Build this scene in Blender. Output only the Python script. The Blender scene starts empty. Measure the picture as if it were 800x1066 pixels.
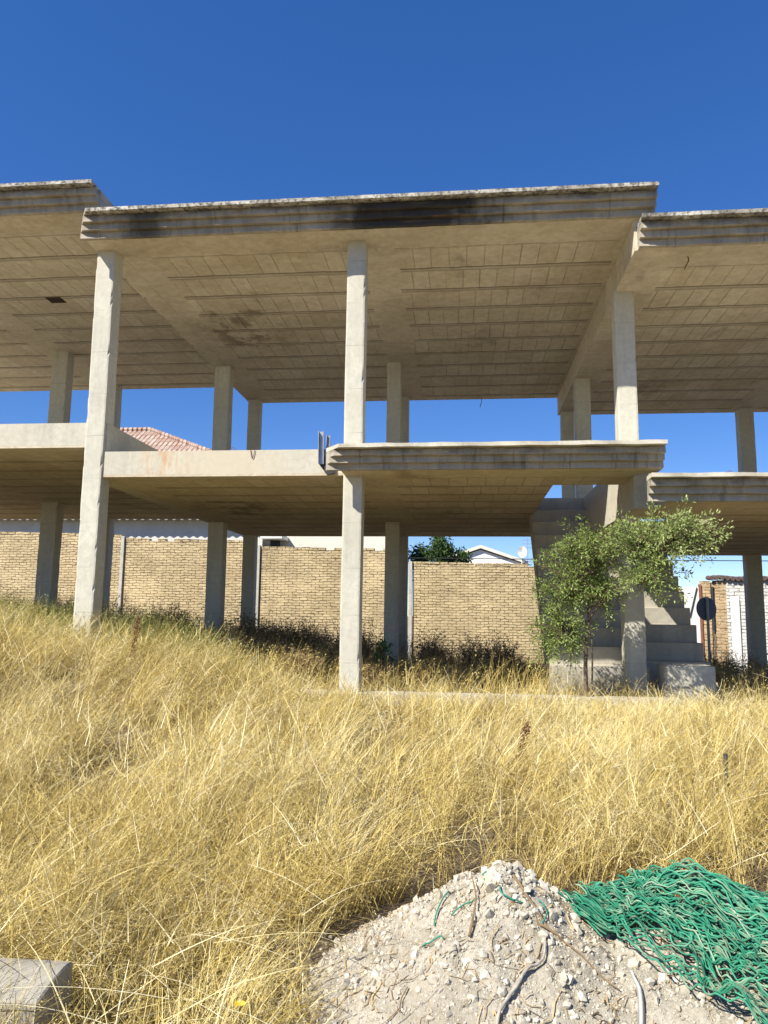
import bpy, bmesh, math, random
import numpy as np
from mathutils import Matrix, Vector
random.seed(7)
RS = np.random.RandomState(11)
SC = bpy.context.scene
COL = SC.collection

# ------------------------------------------------------------------ helpers
def tag(o, label=None, cat=None, group=None, kind=None):
    if label: o['label'] = label
    if cat: o['category'] = cat
    if group: o['group'] = group
    if kind: o['kind'] = kind
    return o

def empty(name, loc, label, cat, group=None):
    o = bpy.data.objects.new(name, None); COL.objects.link(o)
    o.location = loc; o.empty_display_size = .1
    return tag(o, label, cat, group)

def link(name, me, mat, parent=None, smooth=False):
    o = bpy.data.objects.new(name, me); COL.objects.link(o)
    if mat: me.materials.append(mat)
    if parent:
        o.parent = parent
        off = Vector(parent.location) if parent.type == 'EMPTY' else Vector()   # meshes are built in world place
        o.matrix_parent_inverse = Matrix.Translation(-off)
    if smooth: me.shade_smooth()
    else: me.shade_flat()
    return o

class MB:
    """collects shapes into one mesh"""
    def __init__(s): s.v = []; s.f = []
    def add(s, vs, fs):
        n = len(s.v); s.v += [tuple(map(float, v)) for v in vs]; s.f += [tuple(i + n for i in f) for f in fs]
    def box(s, x0, x1, y0, y1, z0, z1):
        s.add([(x0,y0,z0),(x1,y0,z0),(x1,y1,z0),(x0,y1,z0),(x0,y0,z1),(x1,y0,z1),(x1,y1,z1),(x0,y1,z1)],
              [(0,3,2,1),(4,5,6,7),(0,1,5,4),(1,2,6,5),(2,3,7,6),(3,0,4,7)])
    def tube(s, pts, r, n=6, cap=True):
        pts = [Vector(p) for p in pts]; m = len(pts)
        rr = r if isinstance(r, (list, tuple)) else [r] * m
        vs = []; prev = None
        for i, p in enumerate(pts):
            d = (pts[min(i+1, m-1)] - pts[max(i-1, 0)])
            if d.length < 1e-9: d = Vector((0,0,1))
            d.normalize()
            a = prev if prev is not None else (Vector((0,0,1)) if abs(d.z) < .9 else Vector((1,0,0)))
            u = a - d * a.dot(d)
            if u.length < 1e-6: u = d.orthogonal()
            u.normalize(); w = d.cross(u); prev = u
            for k in range(n):
                t = 2 * math.pi * k / n
                vs.append(p + (u * math.cos(t) + w * math.sin(t)) * rr[i])
        fs = [(i*n+k, i*n+(k+1) % n, (i+1)*n+(k+1) % n, (i+1)*n+k) for i in range(m-1) for k in range(n)]
        if cap: fs += [tuple(range(n-1, -1, -1)), tuple((m-1)*n + k for k in range(n))]
        s.add(vs, fs)
    def build(s, name, mat, parent=None, smooth=False, bevel=0, seg=2):
        me = bpy.data.meshes.new(name); me.from_pydata(s.v, [], s.f); me.update()
        if bevel:
            bm = bmesh.new(); bm.from_mesh(me)
            es = [e for e in bm.edges if len(e.link_faces) == 2 and e.calc_face_angle(0) > .5]
            bmesh.ops.bevel(bm, geom=es, offset=bevel, segments=seg, affect='EDGES', clamp_overlap=True)
            bm.to_mesh(me); bm.free()
        return link(name, me, mat, parent, smooth)

def np_mesh(name, V, quads, mat, attr=None, parent=None, smooth=False):
    """big mesh from numpy arrays; attr = per-vertex float called tint"""
    me = bpy.data.meshes.new(name)
    V = np.asarray(V, np.float32); Q = np.asarray(quads, np.int32)
    k = Q.shape[1]
    me.vertices.add(len(V)); me.vertices.foreach_set('co', V.ravel())
    me.loops.add(Q.size); me.loops.foreach_set('vertex_index', Q.ravel())
    me.polygons.add(len(Q)); me.polygons.foreach_set('loop_start', np.arange(len(Q), dtype=np.int32) * k)
    try: me.polygons.foreach_set('loop_total', np.full(len(Q), k, np.int32))
    except Exception: pass
    me.update(calc_edges=True); me.validate()
    if attr is not None:
        a = me.attributes.new('tint', 'FLOAT', 'POINT'); a.data.foreach_set('value', np.asarray(attr, np.float32))
    return link(name, me, mat, parent, smooth)

def lattice(seed, n=64): return np.random.RandomState(seed).rand(n, n)
_L = {}
def vnoise(x, y, s, seed=0):
    """smooth value noise 0..1, cell size s"""
    if seed not in _L: _L[seed] = lattice(seed + 100)
    L = _L[seed]; x = np.asarray(x, float) / s + 1000; y = np.asarray(y, float) / s + 1000
    xi = np.floor(x).astype(int); yi = np.floor(y).astype(int); fx = x - xi; fy = y - yi
    fx = fx*fx*(3-2*fx); fy = fy*fy*(3-2*fy); n = 64
    a = L[xi % n, yi % n]; b = L[(xi+1) % n, yi % n]; c = L[xi % n, (yi+1) % n]; d = L[(xi+1) % n, (yi+1) % n]
    return (a*(1-fx)+b*fx)*(1-fy) + (c*(1-fx)+d*fx)*fy
def fbm(x, y, s, seed=0, o=4):
    r = 0; a = .5
    for i in range(o): r = r + a * (vnoise(x, y, s/2**i, seed+i) - .5); a *= .5
    return r
def sstep(a, b, x):
    t = np.clip((np.asarray(x, float) - a) / (b - a), 0, 1); return t*t*(3-2*t)

# ------------------------------------------------------------------ materials
class NT:
    def __init__(s, name, rough=.9):
        s.m = bpy.data.materials.new(name); s.m.use_nodes = True
        s.t = s.m.node_tree; s.n = s.t.nodes; s.b = s.n['Principled BSDF']
        s.b.inputs['Roughness'].default_value = rough
        s.b.inputs['Specular IOR Level'].default_value = .25
        s.out = s.n['Material Output']
        s.co = s.n.new('ShaderNodeTexCoord').outputs['Object']
    def L(s, a, b): s.t.links.new(a, b)
    def noise(s, scale, detail=4, rough=.6, vec=None, dist=0):
        n = s.n.new('ShaderNodeTexNoise'); n.inputs['Scale'].default_value = scale
        n.inputs['Detail'].default_value = detail; n.inputs['Roughness'].default_value = rough
        n.inputs['Distortion'].default_value = dist
        s.L(vec or s.co, n.inputs['Vector']); return n.outputs['Fac']
    def map(s, sc=(1,1,1), loc=(0,0,0), rot=(0,0,0)):
        n = s.n.new('ShaderNodeMapping'); n.inputs['Scale'].default_value = sc
        n.inputs['Location'].default_value = loc; n.inputs['Rotation'].default_value = rot
        s.L(s.co, n.inputs['Vector']); return n.outputs['Vector']
    def ramp(s, fac, *stops):
        n = s.n.new('ShaderNodeValToRGB'); e = n.color_ramp.elements
        while len(e) > 1: e.remove(e[-1])
        for i, (p, c) in enumerate(stops):
            el = e[0] if i == 0 else e.new(p)
            el.position = p
            el.color = (c, c, c, 1) if isinstance(c, (int, float)) else (*c, 1)
        s.L(fac, n.inputs['Fac']); return n.outputs['Color']
    def math(s, op, a, b=None, c=None):
        n = s.n.new('ShaderNodeMath'); n.operation = op
        for i, v in enumerate((a, b, c)):
            if v is None: continue
            if isinstance(v, (int, float)): n.inputs[i].default_value = v
            else: s.L(v, n.inputs[i])
        return n.outputs[0]
    def mix(s, fac, a, b, mode='MIX'):
        n = s.n.new('ShaderNodeMix'); n.data_type = 'RGBA'; n.blend_type = mode
        for sock, v in ((n.inputs['Factor'], fac), (n.inputs['A'], a), (n.inputs['B'], b)):
            if isinstance(v, (int, float)): sock.default_value = v if sock.type == 'VALUE' else (v, v, v, 1)
            elif isinstance(v, tuple): sock.default_value = (*v, 1)
            else: s.L(v, sock)
        return n.outputs['Result']
    def xyz(s):
        n = s.n.new('ShaderNodeSeparateXYZ'); s.L(s.co, n.inputs[0]); return n.outputs
    def comb(s, x, y, z=0):
        n = s.n.new('ShaderNodeCombineXYZ')
        for i, v in enumerate((x, y, z)):
            if isinstance(v, (int, float)): n.inputs[i].default_value = v
            else: s.L(v, n.inputs[i])
        return n.outputs[0]
    def attr(s, name='tint'):
        n = s.n.new('ShaderNodeAttribute'); n.attribute_name = name; return n.outputs['Fac']
    def color(s, c):
        if isinstance(c, tuple): s.b.inputs['Base Color'].default_value = (*c, 1)
        else: s.L(c, s.b.inputs['Base Color'])
    def bump(s, h, strength=.5, dist=.01):
        n = s.n.new('ShaderNodeBump'); n.inputs['Strength'].default_value = strength
        n.inputs['Distance'].default_value = dist; s.L(h, n.inputs['Height'])
        s.L(n.outputs[0], s.b.inputs['Normal'])
    def translucent(s, col, fac):
        t = s.n.new('ShaderNodeBsdfTranslucent'); s.L(col, t.inputs['Color'])
        mx = s.n.new('ShaderNodeMixShader'); mx.inputs[0].default_value = fac
        s.L(s.b.outputs[0], mx.inputs[1]); s.L(t.outputs[0], mx.inputs[2]); s.L(mx.outputs[0], s.out.inputs['Surface'])

def m_concrete(name, base, dark, stain=.35, streak=.3, tan=None, joints=False):
    a = NT(name)
    n1 = a.noise(1.3, 6, .65); n2 = a.noise(14, 5, .7); n3 = a.noise(90, 3, .6)
    sv = a.map((5, 5, .5)); st = a.noise(1.0, 5, .65, sv)
    c = a.mix(a.ramp(n1, (.3, 0.0), (.75, 1.0)), dark, base)
    c = a.mix(a.ramp(n2, (.35, .6), (.6, 0.0)), c, tuple(x*.66 for x in base))
    c = a.mix(a.math('MULTIPLY', a.ramp(st, (.5, 0.0), (.72, 1.0)), streak), c, tuple(x*.45 for x in base))
    if tan:
        c = a.mix(a.ramp(a.noise(.55, 4, .6), (.42, 0.0), (.65, .7)), c, tan)
        X = a.xyz()[0]; near = a.ramp(a.math('ABSOLUTE', a.math('ADD', X, 4.15)), (.1, 1.0), (.5, 0.0))
        c = a.mix(a.math('MULTIPLY', near, a.ramp(a.noise(1.0, 4, .7, a.map((9, 2, 1.5))), (.45, 0.0), (.65, .8))), c, (.48, .27, .12))
    # small pits
    v = a.n.new('ShaderNodeTexVoronoi'); v.inputs['Scale'].default_value = 26; a.L(a.co, v.inputs['Vector'])
    pit = a.ramp(v.outputs['Distance'], (.07, 1.0), (.12, 0.0))
    pit = a.math('MULTIPLY', pit, a.ramp(a.noise(3.1, 2), (.5, 0.0), (.6, 1.0)))
    c = a.mix(a.math('MULTIPLY', pit, .6), c, tuple(x*.3 for x in base))
    if joints:                                                      # shutter joints of the cast column
        x, y, z = a.xyz()
        zz = a.math('ADD', a.math('DIVIDE', z, .62), a.math('MULTIPLY', a.noise(4, 3), .05))
        ln = a.ramp(a.math('FRACT', zz), (0.0, 1.0), (.018, 0.0))
        ln = a.math('MULTIPLY', ln, a.ramp(a.noise(1.7, 2), (.42, 0.0), (.58, .7)))
        c = a.mix(ln, c, (.12, .105, .08))
        lift = a.n.new('ShaderNodeTexWhiteNoise'); lift.noise_dimensions = '1D'; a.L(a.math('FLOOR', zz), lift.inputs['W'])
        c = a.mix(a.math('MULTIPLY', lift.outputs['Value'], .22), c, tuple(v*.78 for v in base))
    a.color(c)
    h = a.math('ADD', a.math('MULTIPLY', n2, .5), a.math('MULTIPLY', n3, .3))
    h = a.math('SUBTRACT', h, a.math('MULTIPLY', pit, .5))
    a.bump(h, .5, .012)
    return a.m

CONC = m_concrete('column_concrete', (.63, .605, .50), (.48, .455, .365), streak=.4, joints=True)
EDGE = m_concrete('edge_beam_concrete', (.60, .57, .47), (.48, .445, .35), streak=.36, tan=(.54, .465, .33))
STAIRC = m_concrete('stair_concrete', (.48, .445, .36), (.36, .33, .26), streak=.35)
OLDC = m_concrete('block_concrete', (.40, .37, .295), (.27, .245, .19), streak=.4)

def m_cornice():
    a = NT('cornice_concrete')
    x, y, z = a.xyz()
    n1 = a.noise(2.2, 6, .7); n2 = a.noise(25, 5, .7)
    st = a.noise(1.0, 6, .7, a.map((7, 3, .7)))
    c = a.mix(a.ramp(n1, (.3, 0.0), (.7, 1.0)), (.30, .265, .205), (.46, .41, .32))
    c = a.mix(a.ramp(st, (.5, 0.0), (.75, .55)), c, (.12, .11, .09))
    # black mould where water runs off the roof near the middle column
    d = a.math('ABSOLUTE', a.math('ADD', x, .7))
    msk = a.ramp(a.math('ADD', a.math('MULTIPLY', d, .36), a.math('MULTIPLY', a.noise(1.6, 5, .7), .7)), (.62, 1.0), (.88, 0.0))
    msk = a.math('MULTIPLY', msk, a.ramp(z, (0.0, 0.0), (1.0, 1.0)))
    d2 = a.math('ABSOLUTE', a.math('ADD', x, 4.45))
    m2 = a.ramp(a.math('ADD', a.math('MULTIPLY', d2, 1.1), a.math('MULTIPLY', a.noise(3.5, 5, .7), .7)), (.5, 1.0), (.8, 0.0))
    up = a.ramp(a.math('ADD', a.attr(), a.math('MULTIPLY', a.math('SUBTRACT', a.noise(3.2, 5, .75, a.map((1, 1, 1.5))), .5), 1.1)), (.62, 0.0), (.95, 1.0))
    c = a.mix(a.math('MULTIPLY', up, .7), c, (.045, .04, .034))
    drip = a.ramp(a.noise(1.0, 4, .7, a.map((17, 1, 1.2))), (.56, 0.0), (.7, .7))
    c = a.mix(drip, c, (.09, .08, .065))
    zz = a.math('GREATER_THAN', z, 4.6)
    msk = a.math('MULTIPLY', a.math('MAXIMUM', msk, a.math('MULTIPLY', m2, .8)), zz)
    c = a.mix(a.math('MULTIPLY', msk, .9), c, (.022, .02, .018))
    # cast lines of the sawtooth carry a little rust
    c = a.mix(a.ramp(a.noise(1.2, 3, .5, a.map((1.5, 1, 20))), (.62, 0.0), (.75, .5)), c, (.27, .17, .09))
    a.color(c); a.bump(n2, .5, .012); return a.m
CORN = m_cornice()
def m_lip():
    a = NT('weathered_lip')
    n = a.noise(16, 6, .75); n1 = a.noise(2.5, 4, .6)
    c = a.mix(a.ramp(n1, (.35, 0.0), (.7, 1.0)), (.27, .245, .20), (.58, .55, .47))
    c = a.mix(a.ramp(n, (.46, 0.0), (.58, .9)), c, (.07, .065, .06))
    a.color(c); a.bump(n, .6, .02); return a.m
LIP = m_lip()

def m_soffit():
    a = NT('soffit_blocks')
    x, y, z = a.xyz()
    wob = a.math('MULTIPLY', a.math('SUBTRACT', a.noise(2.5, 3), .5), .06)
    v = a.math('DIVIDE', a.math('ADD', a.math('SUBTRACT', y, 10.9), wob), .75)
    fv = a.math('FRACT', v)
    rib = a.math('LESS_THAN', fv, .15)                              # underside of a precast joist
    e1 = a.ramp(fv, (0.0, 1.0), (.06, 0.0))
    e2 = a.ramp(a.math('ABSOLUTE', a.math('SUBTRACT', fv, .15)), (0.0, 1.0), (.04, 0.0))
    line = a.math('MAXIMUM', e1, a.math('MULTIPLY', e2, .35))
    row = a.math('FLOOR', v)
    u = a.math('ADD', a.math('DIVIDE', x, .262), a.math('MULTIPLY', a.math('SINE', a.math('MULTIPLY', row, 12.9)), 3.7))
    u = a.math('ADD', u, a.math('MULTIPLY', wob, 1.0))
    fu = a.math('FRACT', u)
    jl = a.ramp(fu, (0.0, 1.0), (.035, 0.0), (.965, 0.0), (1.0, 1.0))
    wn = a.n.new('ShaderNodeTexWhiteNoise'); wn.noise_dimensions = '2D'
    a.L(a.comb(a.math('FLOOR', u), row), wn.inputs['Vector'])
    bl = wn.outputs['Value']
    jl = a.math('MULTIPLY', jl, a.math('SUBTRACT', 1.0, rib))
    jl = a.math('MULTIPLY', jl, a.ramp(bl, (.15, .1), (.8, 1.0)))
    # plastered strips over the column rows and along the front beam
    strip = None
    for cx, w in ((-9.0, .30), (-5.0, .34), (-1.25, .28), (2.5, .30), (6.45, .30)):
        d = a.math('LESS_THAN', a.math('ADD', a.math('ABSOLUTE', a.math('SUBTRACT', x, cx)), a.math('MULTIPLY', wob, 3.0)), w)
        strip = d if strip is None else a.math('MAXIMUM', strip, d)
    strip = a.math('MAXIMUM', strip, a.math('LESS_THAN', a.math('ADD', y, a.math('MULTIPLY', wob, 2.0)), 10.25))
    inv = a.math('SUBTRACT', 1.0, strip)
    base = a.mix(bl, (.58, .495, .35), (.67, .595, .445))
    base = a.mix(a.math('MULTIPLY', rib, .75), base, (.40, .355, .27))
    base = a.mix(strip, base, (.61, .535, .395))
    n1 = a.noise(.9, 6, .7); n2 = a.noise(9, 5, .7)
    base = a.mix(a.ramp(n1, (.35, .55), (.6, 0.0)), base, (.38, .315, .215))
    base = a.mix(a.ramp(n2, (.4, .3), (.6, 0.0)), base, (.27, .21, .13))
    base = a.mix(a.math('MULTIPLY', a.ramp(a.noise(1.5, 6, .7, a.map((.7, 1.6, 1), (9, 2, 0))), (.5, 0.0), (.68, 1.0)), .55), base, (.62, .56, .44))
    damp = a.math('MULTIPLY', a.ramp(a.noise(.55, 5, .75, a.map((1.3, .8, 1), (3.2, 7.7, 0))), (.6, 0.0), (.72, 1.0)), a.ramp(n2, (.3, .2), (.7, 1.0)))
    base = a.mix(a.math('MULTIPLY', damp, .75), base, (.13, .085, .05))
    # water stains that crept along the dividing beams
    sp = a.math('MULTIPLY', a.ramp(a.math('ABSOLUTE', a.math('ADD', x, 4.1)), (.3, 1.0), (1.0, 0.0)), a.ramp(a.noise(2.1, 5, .75, a.map((1, .8, 1), (1, 4, 0))), (.47, 0.0), (.6, 1.0)))
    sp = a.math('MULTIPLY', sp, a.ramp(a.math('ABSOLUTE', a.math('SUBTRACT', y, 13.2)), (.9, 1.0), (2.4, 0.0)))
    base = a.mix(a.math('MULTIPLY', sp, .7), base, (.13, .09, .05))
    ln = a.math('MULTIPLY', a.math('MAXIMUM', line, a.math('MULTIPLY', jl, .42)), inv)
    base = a.mix(a.math('MULTIPLY', ln, .95), base, (.06, .045, .03))
    # missing block in the left ceiling: its recess shade painted as a dark rectangle
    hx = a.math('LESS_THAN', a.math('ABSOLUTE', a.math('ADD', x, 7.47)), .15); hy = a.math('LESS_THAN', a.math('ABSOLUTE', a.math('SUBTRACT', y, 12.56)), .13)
    hole_shade = a.math('MULTIPLY', a.math('MULTIPLY', hx, hy), a.math('GREATER_THAN', z, 5.5))
    base = a.mix(hole_shade, base, (.035, .022, .014))
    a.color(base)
    h = a.math('ADD', a.math('MULTIPLY', a.math('SUBTRACT', 1.0, ln), 1.0), a.math('MULTIPLY', n2, .35))
    a.bump(h, .9, .03); return a.m
SOFF = m_soffit()

def m_brick(name, c1, c2, mort, w=.26, h=.092, scale=1, dark=.5):
    a = NT(name)
    x, y, z = a.xyz()
    wob = a.math('MULTIPLY', a.math('SUBTRACT', a.noise(2.3, 5, .7), .5), .13)
    zz = a.math('ADD', z, wob)
    b = a.n.new('ShaderNodeTexBrick')
    a.L(a.comb(a.math('ADD', x, y), zz), b.inputs['Vector'])
    b.inputs['Scale'].default_value = 1; b.inputs['Brick Width'].default_value = w; b.inputs['Row Height'].default_value = h
    b.inputs['Mortar Size'].default_value = .012; b.inputs['Mortar Smooth'].default_value = .3; b.inputs['Bias'].default_value = -.1
    b.inputs['Color1'].default_value = (*c1, 1); b.inputs['Color2'].default_value = (*c2, 1); b.inputs['Mortar'].default_value = (*mort, 1)
    n1 = a.noise(1.1, 5, .7); n2 = a.noise(11, 4, .7); n3 = a.noise(5, 3, .6, a.map((.7, 1, 2.2)))
    c = a.mix(a.ramp(n1, (.35, .6), (.62, 0.0)), b.outputs['Color'], tuple(v*.6 for v in c1))
    c = a.mix(a.ramp(a.noise(.55, 4, .6), (.5, 0.0), (.7, .5)), c, tuple(min(1, v*1.18) for v in c1))
    # mortar washed out in places leaves deep dark joints
    deep = a.math('MULTIPLY', b.outputs['Fac'], a.ramp(n3, (.42, 0.0), (.54, 1.0)))
    c = a.mix(a.math('MULTIPLY', deep, .66), c, (.09, .065, .035))
    chip = a.ramp(a.noise(6.5, 3, .5, a.map((1, 1, 2.2), (5, 2, 1))), (.655, 0.0), (.69, 1.0))
    c = a.mix(a.math('MULTIPLY', chip, dark), c, (.16, .10, .06))
    a.color(c)
    hgt = a.math('SUBTRACT', a.math('MULTIPLY', n2, .35), a.math('MULTIPLY', b.outputs['Fac'], a.math('ADD', a.ramp(n3, (.4, .3), (.6, 1.0)), .2)))
    a.bump(a.math('SUBTRACT', hgt, chip), 1.0, .022); return a.m
BRICK = m_brick('ochre_brick', (.63, .505, .30), (.48, .365, .20), (.34, .26, .14), .245, .083)
BRICKR = m_brick('orange_brick', (.64, .46, .25), (.52, .34, .17), (.6, .54, .43))

def simple(name, c, var=.25, scale=6, rough=.85, bump=.3, metal=0):
    a = NT(name, rough); n = a.noise(scale, 5, .65)
    a.color(a.mix(a.ramp(n, (.3, 0.0), (.7, 1.0)), tuple(v*(1-var) for v in c), tuple(min(1, v*(1+var*.4)) for v in c)))
    a.b.inputs['Metallic'].default_value = metal
    a.bump(n, bump, .01); return a.m
WHITE = simple('white_render', (.78, .77, .73), .12, 2.2)
WHITEB = m_brick('whitewashed_brick', (.80, .79, .74), (.74, .72, .66), (.62, .58, .5), .3, .1, dark=.25)
CREAM = simple('cream_render', (.70, .66, .55), .1, 1.5)
METAL = simple('galvanised_metal', (.42, .43, .45), .3, 9, .45, .2, .8)
DARKM = simple('dark_metal', (.05, .05, .055), .3, 20, .6)
GREYP = simple('sign_back_grey', (.16, .18, .23), .15, 8, .5)
POSTW = simple('post_paint', (.50, .48, .42), .25, 10)
RUST = simple('rusty_steel', (.20, .085, .045), .4, 18)
BARK = simple('bark', (.17, .125, .08), .45, 25)
REDP = simple('red_brown_paint', (.27, .115, .075), .3, 10)
CABLE = simple('cable_black', (.03, .03, .03), .1)
STEMD = simple('dry_stem', (.23, .16, .085), .4, 25)

def m_tile():
    a = NT('clay_tiles')
    x, y, z = a.xyz()
    b = a.n.new('ShaderNodeTexBrick'); a.L(a.comb(x, a.math('MULTIPLY', y, 1.0)), b.inputs['Vector'])
    b.inputs['Scale'].default_value = 1; b.inputs['Brick Width'].default_value = .26; b.inputs['Row Height'].default_value = .4
    b.inputs['Mortar Size'].default_value = .02
    b.inputs['Color1'].default_value = (.34, .21, .155, 1); b.inputs['Color2'].default_value = (.42, .30, .235, 1); b.inputs['Mortar'].default_value = (.15, .09, .07, 1)
    c = a.mix(a.ramp(a.noise(2, 5, .7), (.45, 0.0), (.65, .7)), b.outputs['Color'], (.42, .36, .30))
    a.color(c)
    w = a.math('SINE', a.math('MULTIPLY', x, 2*math.pi/.26))
    a.bump(a.math('SUBTRACT', w, b.outputs['Fac']), .8, .04); return a.m
TILE = m_tile()

def m_blade(name, stops, tr=.25, rough=.75):
    a = NT(name, rough); t = a.attr()
    c = a.ramp(t, *stops); a.color(c); a.translucent(c, tr); return a.m
STRAW = m_blade('straw', ((0, (.15, .10, .04)), (.22, (.36, .27, .095)), (.55, (.59, .455, .14)), (.8, (.73, .595, .235)), (1, (.85, .77, .49))), .2)
OLIVE = m_blade('olive_weed', ((0, (.12, .13, .03)), (.5, (.28, .30, .075)), (1, (.50, .45, .17))), .25)
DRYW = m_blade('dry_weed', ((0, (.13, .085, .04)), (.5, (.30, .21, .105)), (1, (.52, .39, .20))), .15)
LEAF = m_blade('shrub_leaf', ((0, (.075, .115, .025)), (.5, (.225, .295, .07)), (1, (.45, .50, .22))), .25, .55)
TLEAF = m_blade('tree_leaf', ((0, (.025, .05, .012)), (.6, (.06, .11, .025)), (1, (.12, .18, .045))), .25, .5)
GLEAF = m_blade('seedling_leaf', ((0, (.06, .14, .03)), (1, (.16, .30, .07))), .3, .5)

def m_ground():
    a = NT('soil')
    n = a.noise(3, 7, .75); n2 = a.noise(30, 5, .75)
    c = a.mix(a.ramp(n, (.35, 0.0), (.65, 1.0)), (.16, .115, .065), (.30, .235, .14))
    c = a.mix(a.ramp(n2, (.4, .5), (.6, 0.0)), c, (.13, .095, .055))
    a.color(c); a.bump(a.math('ADD', n, n2), .8, .05); return a.m
GROUND = m_ground()
def m_rubble():
    a = NT('rubble_dust'); n = a.noise(5, 7, .7); n2 = a.noise(45, 5, .75)
    c = a.mix(a.ramp(n, (.35, 0.0), (.65, 1.0)), (.35, .31, .23), (.50, .455, .36))
    c = a.mix(a.ramp(n2, (.36, .7), (.5, 0.0)), c, (.26, .22, .15))
    a.color(c); a.bump(a.math('ADD', a.math('MULTIPLY', n, .4), n2), .9, .02); return a.m
RUBBLE = m_rubble()
def m_stone():
    a = NT('stone'); t = a.attr()
    c = a.ramp(t, (0, (.30, .26, .19)), (.4, (.45, .405, .315)), (1, (.62, .575, .475)))
    c = a.mix(a.ramp(a.noise(60, 4, .7), (.4, .3), (.6, 0.0)), c, (.30, .26, .2))
    a.color(c); a.bump(a.noise(120, 4), .4, .004); return a.m
STONE = m_stone()
def m_net():
    a = NT('green_net', .6); t = a.attr()
    c = a.ramp(t, (0, (.012, .085, .05)), (.35, (.022, .19, .105)), (.75, (.06, .31, .18)), (1, (.24, .37, .24)))
    # dust caught on the twine
    c = a.mix(a.ramp(a.noise(14, 5, .7), (.5, 0.0), (.72, .7)), c, (.40, .35, .25))
    a.color(c)
    w = a.n.new('ShaderNodeTexWave'); w.inputs['Scale'].default_value = 90; a.L(a.co, w.inputs['Vector'])
    a.bump(w.outputs['Fac'], .35, .003); return a.m
NET = m_net()

# ------------------------------------------------------------------ terrain
def ground_z(x, y):
    x = np.asarray(x, float); y = np.asarray(y, float)
    z = -1.65 + .50 * sstep(3.0, 9.3, y)
    left = np.clip((-x - 1.3) / 5.2, 0, 1.25) * .76
    z = z + left * sstep(3.6, 9.2, y) * (1 - .55 * sstep(15, 23, y))
    z = z - .2 * sstep(3, 7, x) * sstep(8, 12, y) - .25 * sstep(16, 21, y)
    z = z + .10 * fbm(x, y, 1.6, 3) * (1 - sstep(20, 30, y))
    return z
xs = np.concatenate([np.linspace(-300, -14, 14)[:-1], np.linspace(-14, 14, 141), np.linspace(14, 300, 14)[1:]])
ys = np.concatenate([np.linspace(-120, 0, 8)[:-1], np.linspace(0, 26, 131), np.geomspace(26.5, 700, 24)])
GX, GY = np.meshgrid(xs, ys)
GV = np.stack([GX, GY, ground_z(np.clip(GX, -14, 14), GY)], -1).reshape(-1, 3)
nx = len(xs); ii = (np.arange(len(ys)-1)[:, None] * nx + np.arange(nx-1)[None]).ravel()
g = np_mesh('ground', GV, np.stack([ii, ii+1, ii+nx+1, ii+nx], 1), GROUND, smooth=True)
tag(g, 'sloping dry brown ground under the straw grass', kind='structure')

# ------------------------------------------------------------------ building
B = empty('concrete_building', (0, 14, -1.15), 'unfinished open concrete frame of stepped terraced houses with columns, slabs and stairs', 'building')
LIPY = 9.39
def cornice(parent, x0, x1, soff, th=.335, kL=.75, kR=.0, ylip=LIPY, lipmat=None):
    """sawtooth fascia: lip on top, three tooth bands stepping inward to the soffit"""
    def prof():
        P = [(.75, th), (0, th), (0, th-.045)]
        rec = .22; zt = th-.05
        tip = lambda z: .035 + (rec-.035) * (zt - z) / zt
        n = 3
        for i in range(n):
            za = zt * (1 - i/n); zb = zt * (1 - (i+1)/n)
            P.append((tip(za) + .072, za - .002)); P.append((tip(zb), zb + .012)); P.append((tip(zb), zb))
        P[-1] = (rec, 0)
        return P
    P = prof()
    def xe(x, k, sgn, d): return x - sgn * k * min(d, .26)
    # lip
    def run(name, pts, mat, closed_back):
        mb = MB(); n = len(pts)
        N = max(2, int((x1 - x0) / .12)); vs = []
        for j in range(N+1):
            t = j / N
            for (d, z) in pts:
                xa = x0 - kL * min(d, .26); xb = x1 + kR * min(d, .26)
                xx = xa + (xb - xa) * t
                jit = .006 * math.sin(xx*7.3 + z*31) + .004 * math.sin(xx*17.1 + d*40)
                vs.append((xx, ylip + d + (jit if d < .4 else 0), soff + z + (jit*.7 if z > .01 and d < .4 else 0)))
        fs = [(j*n+k, j*n+(k+1) % n, (j+1)*n+(k+1) % n, (j+1)*n+k) for j in range(N) for k in range(n)]
        fs += [tuple(range(n)), tuple(N*n + k for k in range(n-1, -1, -1))]
        mb.add(vs, fs)
        o = mb.build(name, mat, parent)
        at = o.data.attributes.new('tint', 'FLOAT', 'POINT')
        at.data.foreach_set('value', np.array([(v[2]-soff)/th for v in vs], np.float32))
        return o
    body = [(.28, th-.05)] + [p for p in P[3:]] + [(.28, 0)]
    b = run('cornice', body, CORN, True)
    run('cornice_lip', [(.28, th+.004), (0, th+.004), (0, th-.045), (.28, th-.0485)], lipmat or LIP, True)

def slab_boxes(name, rects, z0, z1, topmat, holes=None):
    mb = MB()
    for (xa, xb, ya, yb) in rects: mb.box(xa, xb, ya, yb, z0 + .03, z1)
    s = mb.build(name, topmat, B)
    mb = MB()
    for (xa, xb, ya, yb) in rects: mb.box(xa, xb, ya, yb, z0, z0 + .029)
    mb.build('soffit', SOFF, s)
    return s

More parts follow.
